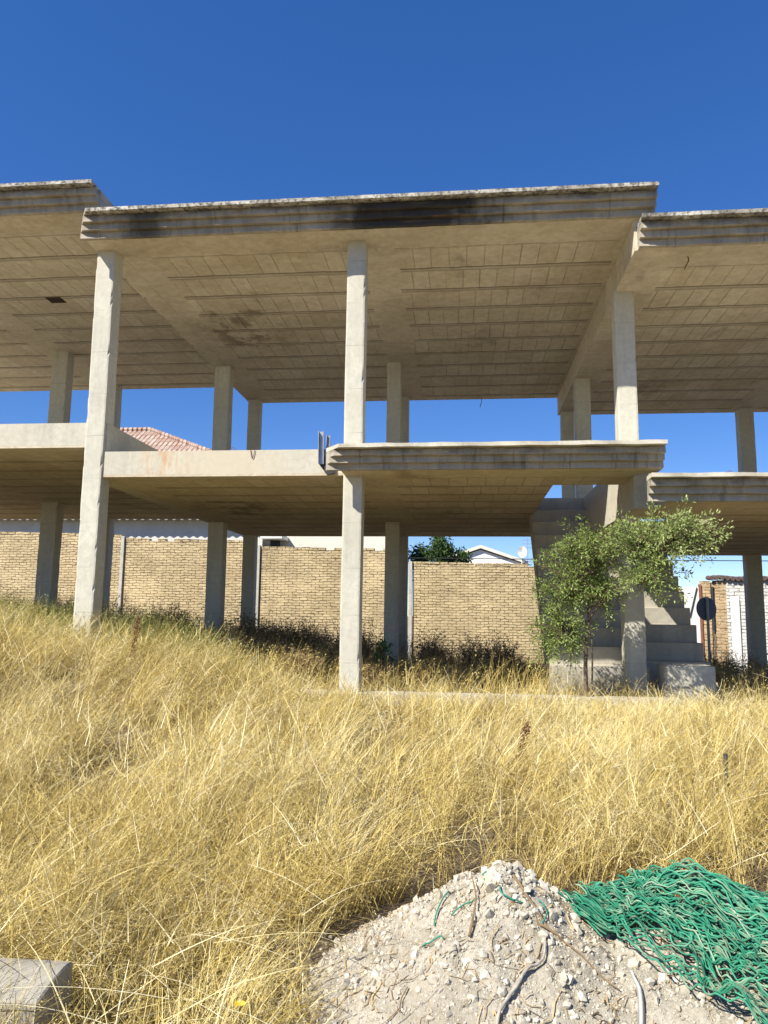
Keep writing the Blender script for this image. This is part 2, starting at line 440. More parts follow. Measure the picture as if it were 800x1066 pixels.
SF = {'left': 5.68, 'mid': 5.25, 'right': 4.82}
FS = {'left': 2.305, 'mid': 1.875, 'right': 1.445}
YB = 18.05
r = slab_boxes('roof_slab', [(-13.2, -5.19, LIPY+.281, YB)], 5.68, 6.01, CORN); cornice(r, -13.2, -5.19, 5.68, kL=0, kR=0)
r = slab_boxes('roof_slab', [(-5.36, 2.285, LIPY+.281, YB), (2.285, 2.52, LIPY+.281, 10.95)], 5.25, 5.58, CORN); cornice(r, -5.25, 2.52, 5.25)
r = slab_boxes('roof_slab', [(2.30, 10.6, LIPY+.281, YB)], 4.82, 5.15, CORN); cornice(r, 2.30, 10.6, 4.82, kL=0)

slab_boxes('floor_slab', [(-13.2, -5.335, 10.0, YB)], 2.305, 2.665, EDGE)
slab_boxes('floor_slab', [(-5.045, -1.70, 10.0, YB), (-1.699, 1.28, 10.001, YB), (1.281, 2.255, 10.002, 10.88), (1.281, 2.255, 14.72, YB-.001)], 1.875, 2.24, EDGE)
f2 = slab_boxes('floor_slab', [(2.565, 3.66, LIPY+.281, 11.4), (3.661, 10.6, LIPY+.2815, YB), (2.565, 3.66, 14.5, YB-.001)], 1.445, 1.79, EDGE)
cornice(f2, 2.30, 10.6, 1.445, th=.315, kL=0, lipmat=EDGE)
mb = MB(); mb.box(-1.60, 2.50, LIPY+.281, 9.999, 1.876, 2.165)
bal = mb.build('balcony', EDGE, B); cornice(bal, -1.60, 2.50, 1.875, th=.30, kL=.8, lipmat=EDGE)
mb = MB(); mb.box(-1.60, 2.50, LIPY+.282, 9.998, 1.868, 1.875); mb.build('soffit', SOFF, bal)
# the left unit's balcony end shows at the edge of the picture
lb = MB(); lb.box(-12.5, -6.95, LIPY+.281, 9.999, 2.306, 2.61)
lbo = lb.build('balcony', EDGE, B); cornice(lbo, -12.5, -6.95, 2.305, th=.30, kL=0, kR=.8, lipmat=EDGE)
# dividing beams between the stepped units
for (xa, xb, y0, za, zb) in ((-5.334, -5.046, 10.03, 1.872, 2.662), (2.256, 2.564, 10.2, 1.442, 2.236), (2.262, 2.558, 9.72, 4.816, 5.249), (-5.334, -5.046, 9.72, 5.247, 5.679)):
    mb = MB(); mb.box(xa, xb, y0, YB-.01, za, zb); mb.build('beam', EDGE if zb < 3 else SOFF, B)
# columns
def column(x0, x1, y, top, d=.28):
    mb = MB(); bot = float(ground_z((x0+x1)/2, y)) - .4
    n = 100; vs = []; chip = [0]*4; q = .026
    for i in range(n+1):
        z = bot + (top - bot) * i / n
        wv = .003*math.sin(z*2.1 + x0); wy = .003*math.sin(z*1.7 + y)
        for k, (px, py, sx, sy) in enumerate(((x0, y, 1, 1), (x1, y, -1, 1), (x1, y+d, -1, -1), (x0, y+d, 1, -1))):
            chip[k] = random.uniform(.008, .02) if random.random() < .06 else chip[k]*.3   # knocked-off arrises
            e = .004 + chip[k] + random.uniform(0, .002)
            A = (px + sx*q + wv, py + wy); Bp = (px + wv, py + sy*q + wy); Cc = (px + sx*e + wv, py + sy*e + wy)
            ring = (Bp, Cc, A) if k in (0, 2) else (A, Cc, Bp)
            vs += [(u[0], u[1], z) for u in ring]
    m = 12
    fs = [(i*m+k, i*m+(k+1) % m, (i+1)*m+(k+1) % m, (i+1)*m+k) for i in range(n) for k in range(m)] + [tuple(range(m-1, -1, -1)), tuple(n*m+k for k in range(m))]
    mb.add(vs, fs)
    return mb.build('column', CONC, B)
for c in ((-9.1, -8.82, 9.985, 5.70), (-9.03, -8.66, 15.2, 5.70), (-9.0, -8.7, 17.7, 5.70),
          (-5.345, -5.065, 9.975, 5.27), (-5.31, -4.97, 15.2, 5.27), (-5.30, -5.0, 17.7, 5.27),
          (-1.63, -1.365, 9.985, 5.27), (-1.59, -1.30, 15.2, 5.27), (-1.58, -1.315, 17.7, 5.27),
          (2.245, 2.53, 11.0, 4.84), (2.27, 2.575, 15.2, 4.84), (2.31, 2.60, 17.7, 4.84),
          (6.30, 6.60, 11.0, 4.84), (6.55, 6.85, 15.2, 4.84), (6.33, 6.66, 17.7, 4.84),
          (10.1, 10.4, 11.0, 4.84), (10.1, 10.4, 17.7, 4.84)):
    column(*c)
# stairs
def stairs(x0, x1, y0, z0, n, rise, run, th=.24):
    pts = [(y0, z0 - .4), (y0, z0)]
    pts = [(y0, z0-.4)]
    for k in range(n):
        pts += [(y0 + k*run, z0 + (k+1)*rise), (y0 + (k+1)*run, z0 + (k+1)*rise)]
    ye = y0 + n*run; ze = z0 + n*rise
    pts += [(ye, ze - .3), (y0 + .5, z0 - .4)]
    m = len(pts); vs = [(x0, a, b) for a, b in pts] + [(x1, a, b) for a, b in pts]
    fs = [(k, (k+1) % m, (k+1) % m + m, k + m) for k in range(m)] + [tuple(range(m-1, -1, -1)), tuple(range(m, 2*m))]
    mb = MB(); mb.add(vs, fs); return mb.build('staircase', STAIRC, B, bevel=.008, seg=1)
stairs(1.25, 2.585, 11.1, -.95, 12, .2655, .30)
stairs(2.60, 3.60, 11.4, -1.17, 11, .268, .30)
mb = MB(); mb.box(-3.1, 2.62, 9.80, 10.25, -1.6, -1.005); mb.build('foundation_beam', STAIRC, B, bevel=.015)
mb = MB(); mb.box(2.72, 3.37, 10.75, 11.2, -1.7, -.635); tag(mb.build('footing_block', CONC, B, bevel=.012), 'pale concrete block at the foot of the right stairs')
# rebar loops and wires left in the slab edges
for (x, y, z, w, h) in ((-3.2, 10.05, 2.24, .10, .05), (.95, 9.5, 2.165, .09, .035), (3.25, 9.5, 1.755, .10, .05), (4.1, 9.5, 1.755, .12, .04), (-2.9, 10.0, 2.24, .06, -.12)):
    mb = MB(); mb.tube([(x + w*(t/8.) - w/2, y - (.012 if h < 0 else 0), z + h*math.sin(math.pi*t/8)) for t in range(9)], .0045, 5); mb.build('rebar', RUST, B)
for (x, y, z, l) in ((3.0, 9.95, 4.82, .16), (2.55, 17.9, 4.82, .4), (-2.7, 17.95, 5.25, .18), (.43, 17.95, 5.25, .22)):
    mb = MB(); mb.tube([(x + .02*math.sin(t), y + .015*t, z + .01 - l*t/5) for t in range(6)], .008, 5); mb.build('rebar', RUST, B)

# metal channels hung at the balcony end
ch = empty('metal_channel', (-1.88, 9.9, 1.95), 'short galvanised metal channels standing against the left end of the balcony', 'metal channel')
def channel(x, y, z0, z1, w, lean, tone):
    mb = MB(); t = .006
    for (a, b, c, d) in ((x, x+w, y, y+t), (x, x+t, y-.05, y), (x+w-t, x+w, y-.05, y)):
        n0 = len(mb.v); mb.box(a, b, c, d, z0, z1)
        for i in range(n0, len(mb.v)):
            v = mb.v[i]; mb.v[i] = (v[0] + lean*(v[2]-z0), v[1], v[2])
    return mb.build('channel', METAL, ch)
channel(-1.955, 9.93, 2.02, 2.47, .075, -.02, 0); channel(-1.872, 9.96, 2.02, 2.42, .05, .05, 0)
mb = MB(); mb.add([(-1.97, 9.95, 2.04), (-1.78, 9.95, 2.22), (-1.74, 9.95, 1.9), (-1.83, 9.95, 1.88), (-1.97, 9.99, 2.04), (-1.78, 9.99, 2.22), (-1.74, 9.99, 1.9), (-1.83, 9.99, 1.88)],
      [(3,2,1,0), (4,5,6,7), (0,1,5,4), (1,2,6,5), (2,3,7,6), (3,0,4,7)]); mb.build('bracket_plate', DARKM, ch)

# ------------------------------------------------------------------ boundary wall behind
YW = 23.5
W = empty('brick_wall', (-3, YW, -1.4), 'long stepped ochre brick boundary wall with thin pale posts behind the concrete frame', 'wall')
def wall_panel(x0, x1, top0, top1, mat=BRICK, z0=-1.9, parent=W, y=YW, name='wall_panel', th=.2):
    mb = MB(); n = max(3, int((x1-x0)/.26)); vs = []
    dx = (x1-x0)/n
    for i in range(n):
        h = top0 + (top1-top0)*i/n - .07
        mb.box(x0+i*dx, x0+(i+1)*dx, y, y+th, z0, h) if False else None
    mb.add([(x0,y,z0),(x1,y,z0),(x1,y+th,z0),(x0,y+th,z0),(x0,y,top0-.08),(x1,y,top1-.08),(x1,y+th,top1-.08),(x0,y+th,top0-.08)],
           [(0,3,2,1),(4,5,6,7),(0,1,5,4),(1,2,6,5),(2,3,7,6),(3,0,4,7)])
    for i in range(n):                                              # loose top course
        if random.random() < .08: continue
        zt = top0 + (top1-top0)*(i+.5)/n; a = random.uniform(-.012, .012)
        mb.box(x0+i*dx+.008, x0+(i+1)*dx-.008, y-.006+a, y+th-.02+a, zt-.078, zt+random.uniform(-.012, .008))
    return mb.build(name, mat, parent)
wall_panel(-19, -11.10, 2.68, 2.50); wall_panel(-10.96, -6.60, 2.38, 2.31); wall_panel(-6.42, -1.74, 2.11, 2.06)
wall_panel(-1.56, 3.6, 1.66, 1.58); wall_panel(3.75, 6.5, 1.0, .95)
for x, zt in ((-11.03, 2.44), (-6.50, 2.15), (-1.64, 1.66), (3.68, 1.6)):
    mb = MB(); mb.box(x-.06, x+.06, YW-.06, YW+.1, -1.9, zt); mb.build('post', POSTW, W, bevel=.01)

# right: street wall, gate, sign
SW = empty('street_wall', (8.5, YW, -1.6), 'whitewashed street wall with orange brick piers and tiled coping beyond the right unit', 'wall')
wall_panel(7.06, 7.32, 1.12, 1.12, BRICKR, parent=SW, name='brick_pier')
wall_panel(7.42, 7.76, 1.13, 1.16, BRICKR, parent=SW, name='brick_pier')
mb = MB(); mb.box(7.322, 7.418, YW+.05, YW+.15, -1.9, 1.08); mb.build('wall_joint', BRICKR, SW)
mb = MB(); mb.box(7.762, 14, YW+.0, YW+.22, -1.9, 1.18); mb.build('white_panel', WHITEB, SW)
mb = MB(); mb.box(7.88, 8.12, YW-.05, YW-.003, -1.9, .62); mb.build('pilaster', WHITE, SW, bevel=.01)
mb = MB()
for i in range(44):                                                 # row of clay coping tiles
    x = 7.35 + i*.15; z = 1.17 + .02*math.sin(i*.9)
    mb.tube([(x, YW-.1, z+.03), (x, YW+.3, z+.06)], .07, 8)
mb.build('coping', simple('coping_tile', (.14, .10, .085), .4, 12), SW)
mb = MB(); mb.box(7.33, 7.41, YW-.03, YW+.0, -.35, .95); mb.build('gate_hinge', DARKM, SW)
mb = MB(); mb.tube([(7.37, YW-.04, .95), (7.37, YW-.04, -1.5)], .015, 6); mb.build('downpipe', DARKM, SW)
GT = empty('white_gate', (6.78, YW, -1.6), 'white sheet metal gate with diagonal brace beside the stairs', 'gate')
mb = MB(); mb.box(6.56, 6.985, YW+.02, YW+.06, -1.55, .93); mb.build('gate_leaf', WHITE, GT)
mb = MB(); mb.tube([(6.70, YW-.0, .05), (6.93, YW-.0, .92)], .018, 6); mb.build('brace', DARKM, GT)
mb = MB(); mb.box(6.99, 7.05, YW-.04, YW+.08, -1.8, 1.02); mb.build('gate_post', REDP, GT)
SG = empty('round_sign', (6.11, 20, -1.5), 'round traffic sign seen from its grey back on a thin post', 'sign')
mb = MB(); R_ = .295; c = Vector((6.11, 20, .25)); ax = Vector((-.38, .925, 0)).normalized(); u = Vector((ax.y, -ax.x, 0))
vs = []
for s_ in (-.012, .012):
    for k in range(40):
        t = 2*math.pi*k/40; vs.append(c + ax*s_ + u*(R_*math.cos(t)) + Vector((0,0,R_*math.sin(t))))
mb.add(vs, [tuple(range(40)), tuple(range(79, 39, -1))] + [(k, k+40, (k+1) % 40+40, (k+1) % 40) for k in range(40)])
mb.build('sign_disc', GREYP, SG)
mb = MB(); pz = float(ground_z(6.1, 20)); mb.tube([(6.115, 19.93, pz-.3), (6.115, 19.93, .55)], .036, 10); mb.build('sign_post', POSTW, SG)

# ------------------------------------------------------------------ houses beyond the wall
DULLW = simple('dull_white_render', (.62, .60, .55), .15, 2)
H = empty('white_house', (-13, 27, -1), 'low white house with a corrugated roof behind the left of the brick wall', 'house')
mb = MB(); mb.box(-22, -7.35, 27, 34, -1.6, 3.7); mb.build('wall', DULLW, H)
mb = MB(); vs = []; N = 420
for i in range(N+1):
    x = -22.2 + i*(15.0/N); w = .035*math.sin(2*math.pi*x/.30)
    for (y, z) in ((26.55, 3.42), (30.5, 4.15)): vs.append((x, y, z + w))
    for (y, z) in ((30.5, 4.12), (26.55, 3.39)): vs.append((x, y, z + w))
mb.add(vs, [(i*4+k, i*4+(k+1) % 4, i*4+4+(k+1) % 4, i*4+4+k) for i in range(N) for k in range(4)])
mb.build('corrugated_roof', simple('fibre_cement', (.30, .30, .29), .3, 5), H)
H2 = empty('cream_house', (-4.6, 27, -1), 'cream rendered house with small porch slab behind the centre of the brick wall', 'house')
mb = MB(); mb.box(-6.75, -2.75, 27.3, 34, -1.6, 3.6); mb.build('wall', CREAM, H2)
mb = MB(); mb.box(-7.25, -6.45, 26.3, 27.29, 2.66, 2.80); mb.build('porch_slab', WHITE, H2)
mb = MB(); mb.box(-7.05, -6.75, 27.0, 27.29, -1.6, 2.655); mb.build('door_jamb', DARKM, H2)
mb = MB(); mb.box(-7.0, -2.6, 27.1, 34.2, 3.6, 3.75); mb.build('roof', WHITE, H2)
TH = empty('tiled_house', (-17, 37, -1), 'taller house with a pinkish clay tile hip roof far behind the left column', 'house')
mb = MB(); mb.box(-25, -9.4, 33.6, 42, -1.6, 6.2); mb.build('wall', CREAM, TH)
mb = MB(); e = 6.22
mb.add([(-25.6, 33, e), (-8.6, 33, e), (-8.6, 42.6, e), (-25.6, 42.6, e), (-19.2, 37.8, 9.62), (-16.6, 37.8, 9.62), (-25.6, 33, e-.12), (-8.6, 33, e-.12), (-8.6, 42.6, e-.12), (-25.6, 42.6, e-.12)],
       [(0,1,5,4), (1,2,5), (2,3,4,5), (3,0,4), (9,8,7,6), (0,6,7,1), (1,7,8,2), (2,8,9,3), (3,9,6,0)])
rf = mb.build('tile_roof', TILE, TH)
mb = MB(); mb.tube([(-19.2, 37.8, 9.65), (-16.6, 37.8, 9.65)], .13, 8)
mb.tube([(-16.6, 37.8, 9.65), (-8.6, 33, e+.03)], .12, 8); mb.build('ridge_tile', TILE, rf)
GH = empty('gable_house', (1, 40, -1), 'far white gable end with a cream verge and satellite dish above the wall', 'house')
mb = MB(); z1 = 3.48
mb.add([(-1.2, 40, -1.6), (3.05, 40, -1.6), (3.05, 40, 2.75), (.9, 40, z1-.02), (-1.2, 40, 2.75), (-1.2, 47, -1.6), (3.05, 47, -1.6), (3.05, 47, 2.75), (.9, 47, z1-.02), (-1.2, 47, 2.75)],
       [(0,1,2,3,4), (9,8,7,6,5), (0,5,6,1), (1,6,7,2), (2,7,8,3), (3,8,9,4), (4,9,5,0)])
mb.build('wall', simple('bright_white_render', (.84, .83, .80), .06, 2), GH)
mb = MB()
for sx, xe in ((-1, -1.5), (1, 3.35)):
    k = (z1 - 2.75)/2.15
    za = z1 + .05; zb = z1 + .05 - abs(xe-.9)*k
    mb.add([(.9, 39.8, za), (xe, 39.8, zb), (xe, 39.8, zb+.15), (.9, 39.8, za+.17), (.9, 47, za), (xe, 47, zb), (xe, 47, zb+.15), (.9, 47, za+.17)],
           [(0,1,2,3), (7,6,5,4), (0,4,5,1), (2,6,7,3), (1,5,6,2)])
mb.build('roof', CREAM, GH)
D = MB(); c = Vector((3.02, 39.6, 3.32)); vs = [tuple(c)]
for k in range(20):
    t = 2*math.pi*k/20; vs.append((c.x + .24*math.cos(t), c.y - .1, c.z + .30*math.sin(t)))
D.add(vs, [(0, 1+k, 1+(k+1) % 20) for k in range(20)]); D.tube([(3.02, 39.65, 3.3), (3.02, 39.9, 2.6)], .03, 6); D.build('satellite_dish', WHITE, GH)
an = MB(); an.tube([(3.35, 40.2, 2.4), (3.35, 40.2, 4.1)], .015, 5)
for z in (3.6, 3.8, 4.0): an.tube([(3.1, 40.2, z), (3.6, 40.2, z)], .010, 4)
an.build('antenna', METAL, GH)
# overhead cables
def cable(y0, y1, z0, z1, sag, label):
    mb = MB(); mb.tube([(-30 + 60*t/40, y0 + (y1-y0)*t/40, z0 + (z1-z0)*t/40 - sag*(1-(t/20-1)**2)) for t in range(41)], .016, 5)
    tag(mb.build('overhead_cable', CABLE), label, 'cable', 'cables strung behind the houses')
cable(36, 36, 4.55, 4.0, .35, 'uppermost thin black cable crossing the sky behind the frame')
cable(35, 37, 3.9, 4.55, .35, 'slanting thin cable crossing the sky above the far white gable')
cable(26.4, 26.4, 2.35, 2.0, .2, 'lowest black cable seen above the whitewashed street wall')

# ------------------------------------------------------------------ leaves
def leaf_mesh(name, P, D, N_, size, asp, tint, mat, parent=None):
    """P positions, D axis, N_ normal hint: folded 4-vert leaf"""
    D = D / np.linalg.norm(D, axis=1, keepdims=True)
    S = np.cross(D, N_); S /= (np.linalg.norm(S, axis=1, keepdims=True) + 1e-9)
    U = np.cross(S, D); s = size[:, None]
    v0 = P; v1 = P + D*s*.5 + S*s*asp*.5 + U*s*.05; v2 = P + D*s - U*s*.06; v3 = P + D*s*.5 - S*s*asp*.5 + U*s*.05
    V = np.stack([v0, v1, v2, v3], 1).reshape(-1, 3); n = len(P)
    return np_mesh(name, V, np.arange(4*n).reshape(n, 4), mat, np.repeat(tint, 4), parent)
def rdir(n, rs=RS):
    v = rs.normal(size=(n, 3)); return v / np.linalg.norm(v, axis=1, keepdims=True)

# olive-green shrub in front of the right column
SH = empty('green_shrub', (1.5, 9.9, -1.1), 'sprawling olive green shrub with thin stems in front of the right stair column', 'shrub')
tr = MB(); twigs = MB()
def bez(a, b, c, n=8):
    a, b, c = Vector(a), Vector(b), Vector(c)
    return [a*(1-t)**2 + b*2*t*(1-t) + c*t*t for t in [i/(n-1) for i in range(n)]]
base = Vector((1.58, 10.1, -1.25))
fork = Vector((1.60, 10.05, -.05))
tr.tube(bez(base, (1.52, 10.1, -.6), fork, 10), [.03 - .0008*i for i in range(10)], 7)
tr.tube(bez(fork, (1.68, 9.95, .15), (2.0, 9.75, .45), 10), [.018 - .0006*i for i in range(10)], 6)
tr.tube(bez(base + Vector((.03, .04, 0)), (1.66, 10.12, -.7), (1.63, 10.02, -.2), 10), [.014 - .0005*i for i in range(10)], 6)
LP = []; LD = []; LT = []
lobes = [((1.42, 10.05, .45), (.52, .38, .55), 88, fork, .42), ((1.60, 9.9, .95), (.50, .35, .38), 60, fork, .45), ((1.22, 10.05, -.22), (.40, .3, .58), 76, fork, .45), ((1.75, 9.95, .35), (.35, .3, .45), 30, fork, .45),
         ((2.18, 9.48, .95), (.50, .3, .44), 76, (2.0, 9.75, .45), .62), ((2.60, 9.25, 1.0), (.50, .25, .36), 66, (2.2, 9.5, .7), .72), ((2.25, 9.42, .50), (.40, .25, .36), 34, (2.0, 9.75, .45), .55)]
for (c, rd, n, root, tone) in lobes:
    c = Vector(c); rd = Vector(rd); root = Vector(root)
    mid = root.lerp(c, .55)
    tr.tube(bez(root, (root + mid)/2 + Vector((random.uniform(-.1, .1), 0, .05)), mid, 6), [.013, .012, .011, .010, .009, .008], 5)
    for i in range(n):
        d = Vector(rdir(1)[0]); d.z = d.z*.8 + .15
        e = c + Vector((d.x*rd.x, d.y*rd.y, d.z*rd.z)) * random.uniform(.6, 1.28)
        s = mid.lerp(c, random.uniform(0, .8)) + Vector((random.uniform(-.1, .1)*rd.x*2, random.uniform(-.1, .1), random.uniform(-.1, .1)))
        ctl = s.lerp(e, .6) + Vector((0, 0, random.uniform(0, .14)))
        tip = e + Vector((random.uniform(-.05, .12), random.uniform(-.05, .05), random.uniform(-.16, .02)))
        pts = bez(s, ctl, tip, 9)
        twigs.tube(pts, [.006 - .00055*k for k in range(9)], 4, False)
        nl = 52
        for k in range(nl):
            t = .12 + .88*random.random(); q = t*8; a = int(min(7, q)); p = pts[a].lerp(pts[a+1], q-a)
            ax = (pts[a+1]-pts[a]).normalized()
            sd = Vector(rdir(1)[0]); sd = (sd - ax*sd.dot(ax)).normalized()
            # leaves sit on short side twiglets
            off = sd * random.uniform(0, .075) + ax * random.uniform(0, .04)
            LP.append(p + off); LD.append(ax*.7 + sd*.9); LT.append(min(1, max(0, tone + random.gauss(0, .17))))
LP = np.array(LP); LD = np.array(LD); n = len(LP)
tr.build('trunk', BARK, SH, smooth=True); twigs.build('twigs', BARK, SH)
leaf_mesh('crown', LP, LD, rdir(n), .030 + .028*RS.rand(n), .38, np.array(LT), LEAF, SH)

# dark round tree behind the wall
T = empty('dark_green_tree', (-.95, 32, -1.3), 'dense dark green tree standing behind the centre of the brick wall', 'tree')
mb = MB(); mb.tube([(-.95, 32, -1.5), (-.9, 32, 0), (-.95, 32.05, 1.2)], [.16, .13, .10], 8)
for k in range(7):
    t = k*.9; mb.tube([(-.95, 32.05, 1.0), (-.95 + .6*math.cos(t), 32 + .5*math.sin(t), 1.9), (-.95 + 1.1*math.cos(t), 32 + .9*math.sin(t), 2.3)], [.06, .04, .015], 6)
mb.build('trunk', BARK, T, smooth=True)
cl = rdir(70); cc = np.array([-1.0, 32, 2.15]) + cl * np.array([1.35, 1.1, 1.12]) * (.55 + .45*RS.rand(70, 1))
n = 9000; idx = RS.randint(0, 70, n); P = cc[idx] + rdir(n) * (.34 * RS.rand(n, 1)**.4)
leaf_mesh('crown', P, rdir(n) + np.array([0, -.2, -.3]), rdir(n) + np.array([0, 0, 1.]), .10 + .07*RS.rand(n), .5, np.clip(.45 + .2*RS.normal(size=70)[idx] + .18*RS.normal(size=n), 0, 1), TLEAF, T)

# ------------------------------------------------------------------ rubble pile, stones, net
PC = np.array([.18, 3.68])
def pile_h(x, y):
    x = np.asarray(x, float); y = np.asarray(y, float)
    wx = x + .10*fbm(x, y, .5, 21); wy = y + .10*fbm(x, y, .5, 25)
    d1 = np.hypot((wx - PC[0]) / 1.0, (wy - PC[1]) / 1.05)
    d2 = np.hypot((wx - .98) / .98, (wy - 3.68) / .98)
    h1 = .54 * (1 - sstep(0, 1, d1/1.0)*.0) * np.clip(1 - d1/.95, 0, 1)**.95
    h2 = .43 * np.clip(1 - d2/1.05, 0, 1)**.85
    h = np.maximum(h1, h2) + .06*np.minimum(h1, h2)
    h = np.where(h > 0, h + .10*fbm(x, y, .22, 31, 4) * np.clip(h*6, 0, 1) + .05*fbm(x, y, .07, 35, 3)*np.clip(h*8, 0, 1), h)
    return h - .03
def top_z(x, y): return np.maximum(ground_z(x, y), ground_z(np.full_like(np.asarray(x, float), .3), np.full_like(np.asarray(x, float), 3.2)) + pile_h(x, y))
px = np.linspace(-.95, 2.3, 290); py = np.linspace(2.4, 4.9, 220); PX, PY = np.meshgrid(px, py)
PZ = -1.65 + pile_h(PX, PY); PZ[0, :] = PZ[-1, :] = -1.75; PZ[:, 0] = PZ[:, -1] = -1.75
n0 = len(px); ii = (np.arange(len(py)-1)[:, None]*n0 + np.arange(n0-1)[None]).ravel()
PI = np_mesh('rubble_pile', np.stack([PX, PY, PZ], -1).reshape(-1, 3), np.stack([ii, ii+1, ii+n0+1, ii+n0], 1), RUBBLE, smooth=True)
tag(PI, 'pale heap of crumbled rubble and plaster dust in the foreground grass', 'rubble pile')
ico_v = None
def icos():
    bm = bmesh.new(); bmesh.ops.create_icosphere(bm, subdivisions=1, radius=1)
    V = np.array([v.co[:] for v in bm.verts]); F = np.array([[v.index for v in f.verts] for f in bm.faces]); bm.free(); return V, F
IV, IF = icos()
def stones(name, X, Y, Z, S, parent, mat=STONE, rs=RS):
    n = len(X); nv = len(IV)
    J = 1 + .27*rs.normal(size=(n, nv, 1)).clip(-1, 1)
    sc = S[:, None, None] * (0.55 + .75*rs.rand(n, 1, 3))
    a = rs.rand(n)*6.28; c, s = np.cos(a), np.sin(a)
    V = IV[None]*J*sc
    b = rs.rand(n)*6.28; cb, sb = np.cos(b), np.sin(b)
    y1 = V[:, :, 1]*cb[:, None] - V[:, :, 2]*sb[:, None]; z1 = V[:, :, 1]*sb[:, None] + V[:, :, 2]*cb[:, None]
    x2 = V[:, :, 0]*c[:, None] - y1*s[:, None]; y2 = V[:, :, 0]*s[:, None] + y1*c[:, None]
    V = np.stack([x2 + X[:, None], y2 + Y[:, None], z1 + Z[:, None]], -1).reshape(-1, 3)
    F = (IF[None] + (np.arange(n)*nv)[:, None, None]).reshape(-1, 3)
    return np_mesh(name, V, F, mat, np.repeat(np.clip(rs.normal(.5, .22, n), 0, 1), nv), parent)
n = 30000
X = RS.uniform(-.85, 2.1, n); Y = RS.uniform(2.6, 4.6, n); h = pile_h(X, Y); k = h > -.01
X, Y, h = X[k], Y[k], h[k]; S = .0022 + .0038*RS.pareto(2.6, len(X)).clip(0, 5.0)
# coarser lumps gather along the crest
crest = np.exp(-((X-.2)**2 + (Y-3.66)**2)/.07); S = np.minimum(S*(1 + 2.0*crest*RS.rand(len(X))), .032)
tag(stones('stones', X, Y, -1.65 + h + S*.15, S, PI), kind='stuff')
# stones spilled at the left foot of the heap
n = 420; X = RS.normal(-.62, .2, n); Y = RS.normal(3.35, .3, n); S = .006 + .008*RS.pareto(2.5, n).clip(0, 3)
o = stones('spilled_stones', X, Y, ground_z(X, Y) + S*.2, S, None); tag(o, 'small pale stones scattered in the straw beside the rubble heap', 'stones', kind='stuff')

# roots and strips lying on the heap
def on_pile(pts, lift=.012): return [(x, y, float(max(-1.65 + pile_h(x, y), ground_z(x, y))) + lift) for x, y in pts]
def smoothpts(pts, n=24):
    out = []
    m = len(pts) - 1
    for i in range(n):
        t = i/(n-1)*m; k = min(int(t), m-1); f = t-k
        p0 = pts[max(k-1, 0)]; p1 = pts[k]; p2 = pts[k+1]; p3 = pts[min(k+2, m)]
        out.append(tuple(.5*((2*p1[j]) + (-p0[j]+p2[j])*f + (2*p0[j]-5*p1[j]+4*p2[j]-p3[j])*f*f + (-p0[j]+3*p1[j]-3*p2[j]+p3[j])*f**3) for j in range(len(p1))))
    return out

# dry straws, chaff and rootlets blown over the heap
def ribbon_litter():
    n = 900; x = RS.uniform(-.75, 1.2, n); y = RS.uniform(2.75, 4.3, n); k = pile_h(x, y) > .0; x, y = x[k], y[k]; n = len(x)
    L_ = .02 + .10*RS.rand(n)**2; a = RS.rand(n)*6.28; m = 4; t = np.linspace(0, 1, m)
    bx = x[:, None] + L_[:, None]*t*np.cos(a)[:, None] + .01*RS.normal(size=(n, m)); by = y[:, None] + L_[:, None]*t*np.sin(a)[:, None] + .01*RS.normal(size=(n, m))
    bz = -1.65 + pile_h(bx, by) + .006 + .012*RS.rand(n, 1)*t
    w = (.0012 + .002*RS.rand(n))[:, None]; sx = -np.sin(a)[:, None]*w; sy = np.cos(a)[:, None]*w
    V = np.stack([np.stack([bx-sx, by-sy, bz], -1), np.stack([bx+sx, by+sy, bz+.001], -1)], 2).reshape(-1, 3)
    q = np.array([[2*i, 2*i+1, 2*i+3, 2*i+2] for i in range(m-1)]); Q = (q[None] + (np.arange(n)*2*m)[:, None, None]).reshape(-1, 4)
    tag(np_mesh('straw_litter', V, Q, DRYW, np.repeat(np.clip(RS.normal(.62, .3, n), 0, 1), 2*m), PI), kind='stuff')
ribbon_litter()
# green net: many strands, knotted to their neighbours, draped in overlapping folds
rsn = np.random.RandomState(5)
NV = []; NF = []; NTi = []; nvc = 0
def strand(P, r, tint, k=5):
    global nvc
    P = np.asarray(P, float); m = len(P)
    T_ = np.gradient(P, axis=0); T_ /= np.linalg.norm(T_, axis=1, keepdims=True) + 1e-9
    A = np.tile(np.array([.31, .22, .92]), (m, 1)); U = np.cross(T_, A); U /= np.linalg.norm(U, axis=1, keepdims=True) + 1e-9
    Wv = np.cross(T_, U); t = np.arange(k)*2*np.pi/k
    V = P[:, None] + r*(U[:, None]*np.cos(t)[None, :, None] + Wv[:, None]*np.sin(t)[None, :, None])
    i = np.arange(m-1)[:, None]*k; j = np.arange(k)[None]; j2 = (j+1) % k
    F = np.stack([i+j, i+j2, i+k+j2, i+k+j], -1).reshape(-1, 4) + nvc
    NV.append(V.reshape(-1, 3)); NF.append(F); NTi.append(np.full(m*k, tint)); nvc += m*k
def pz(x, y): return np.maximum(-1.65 + pile_h(x, y), ground_z(x, y))
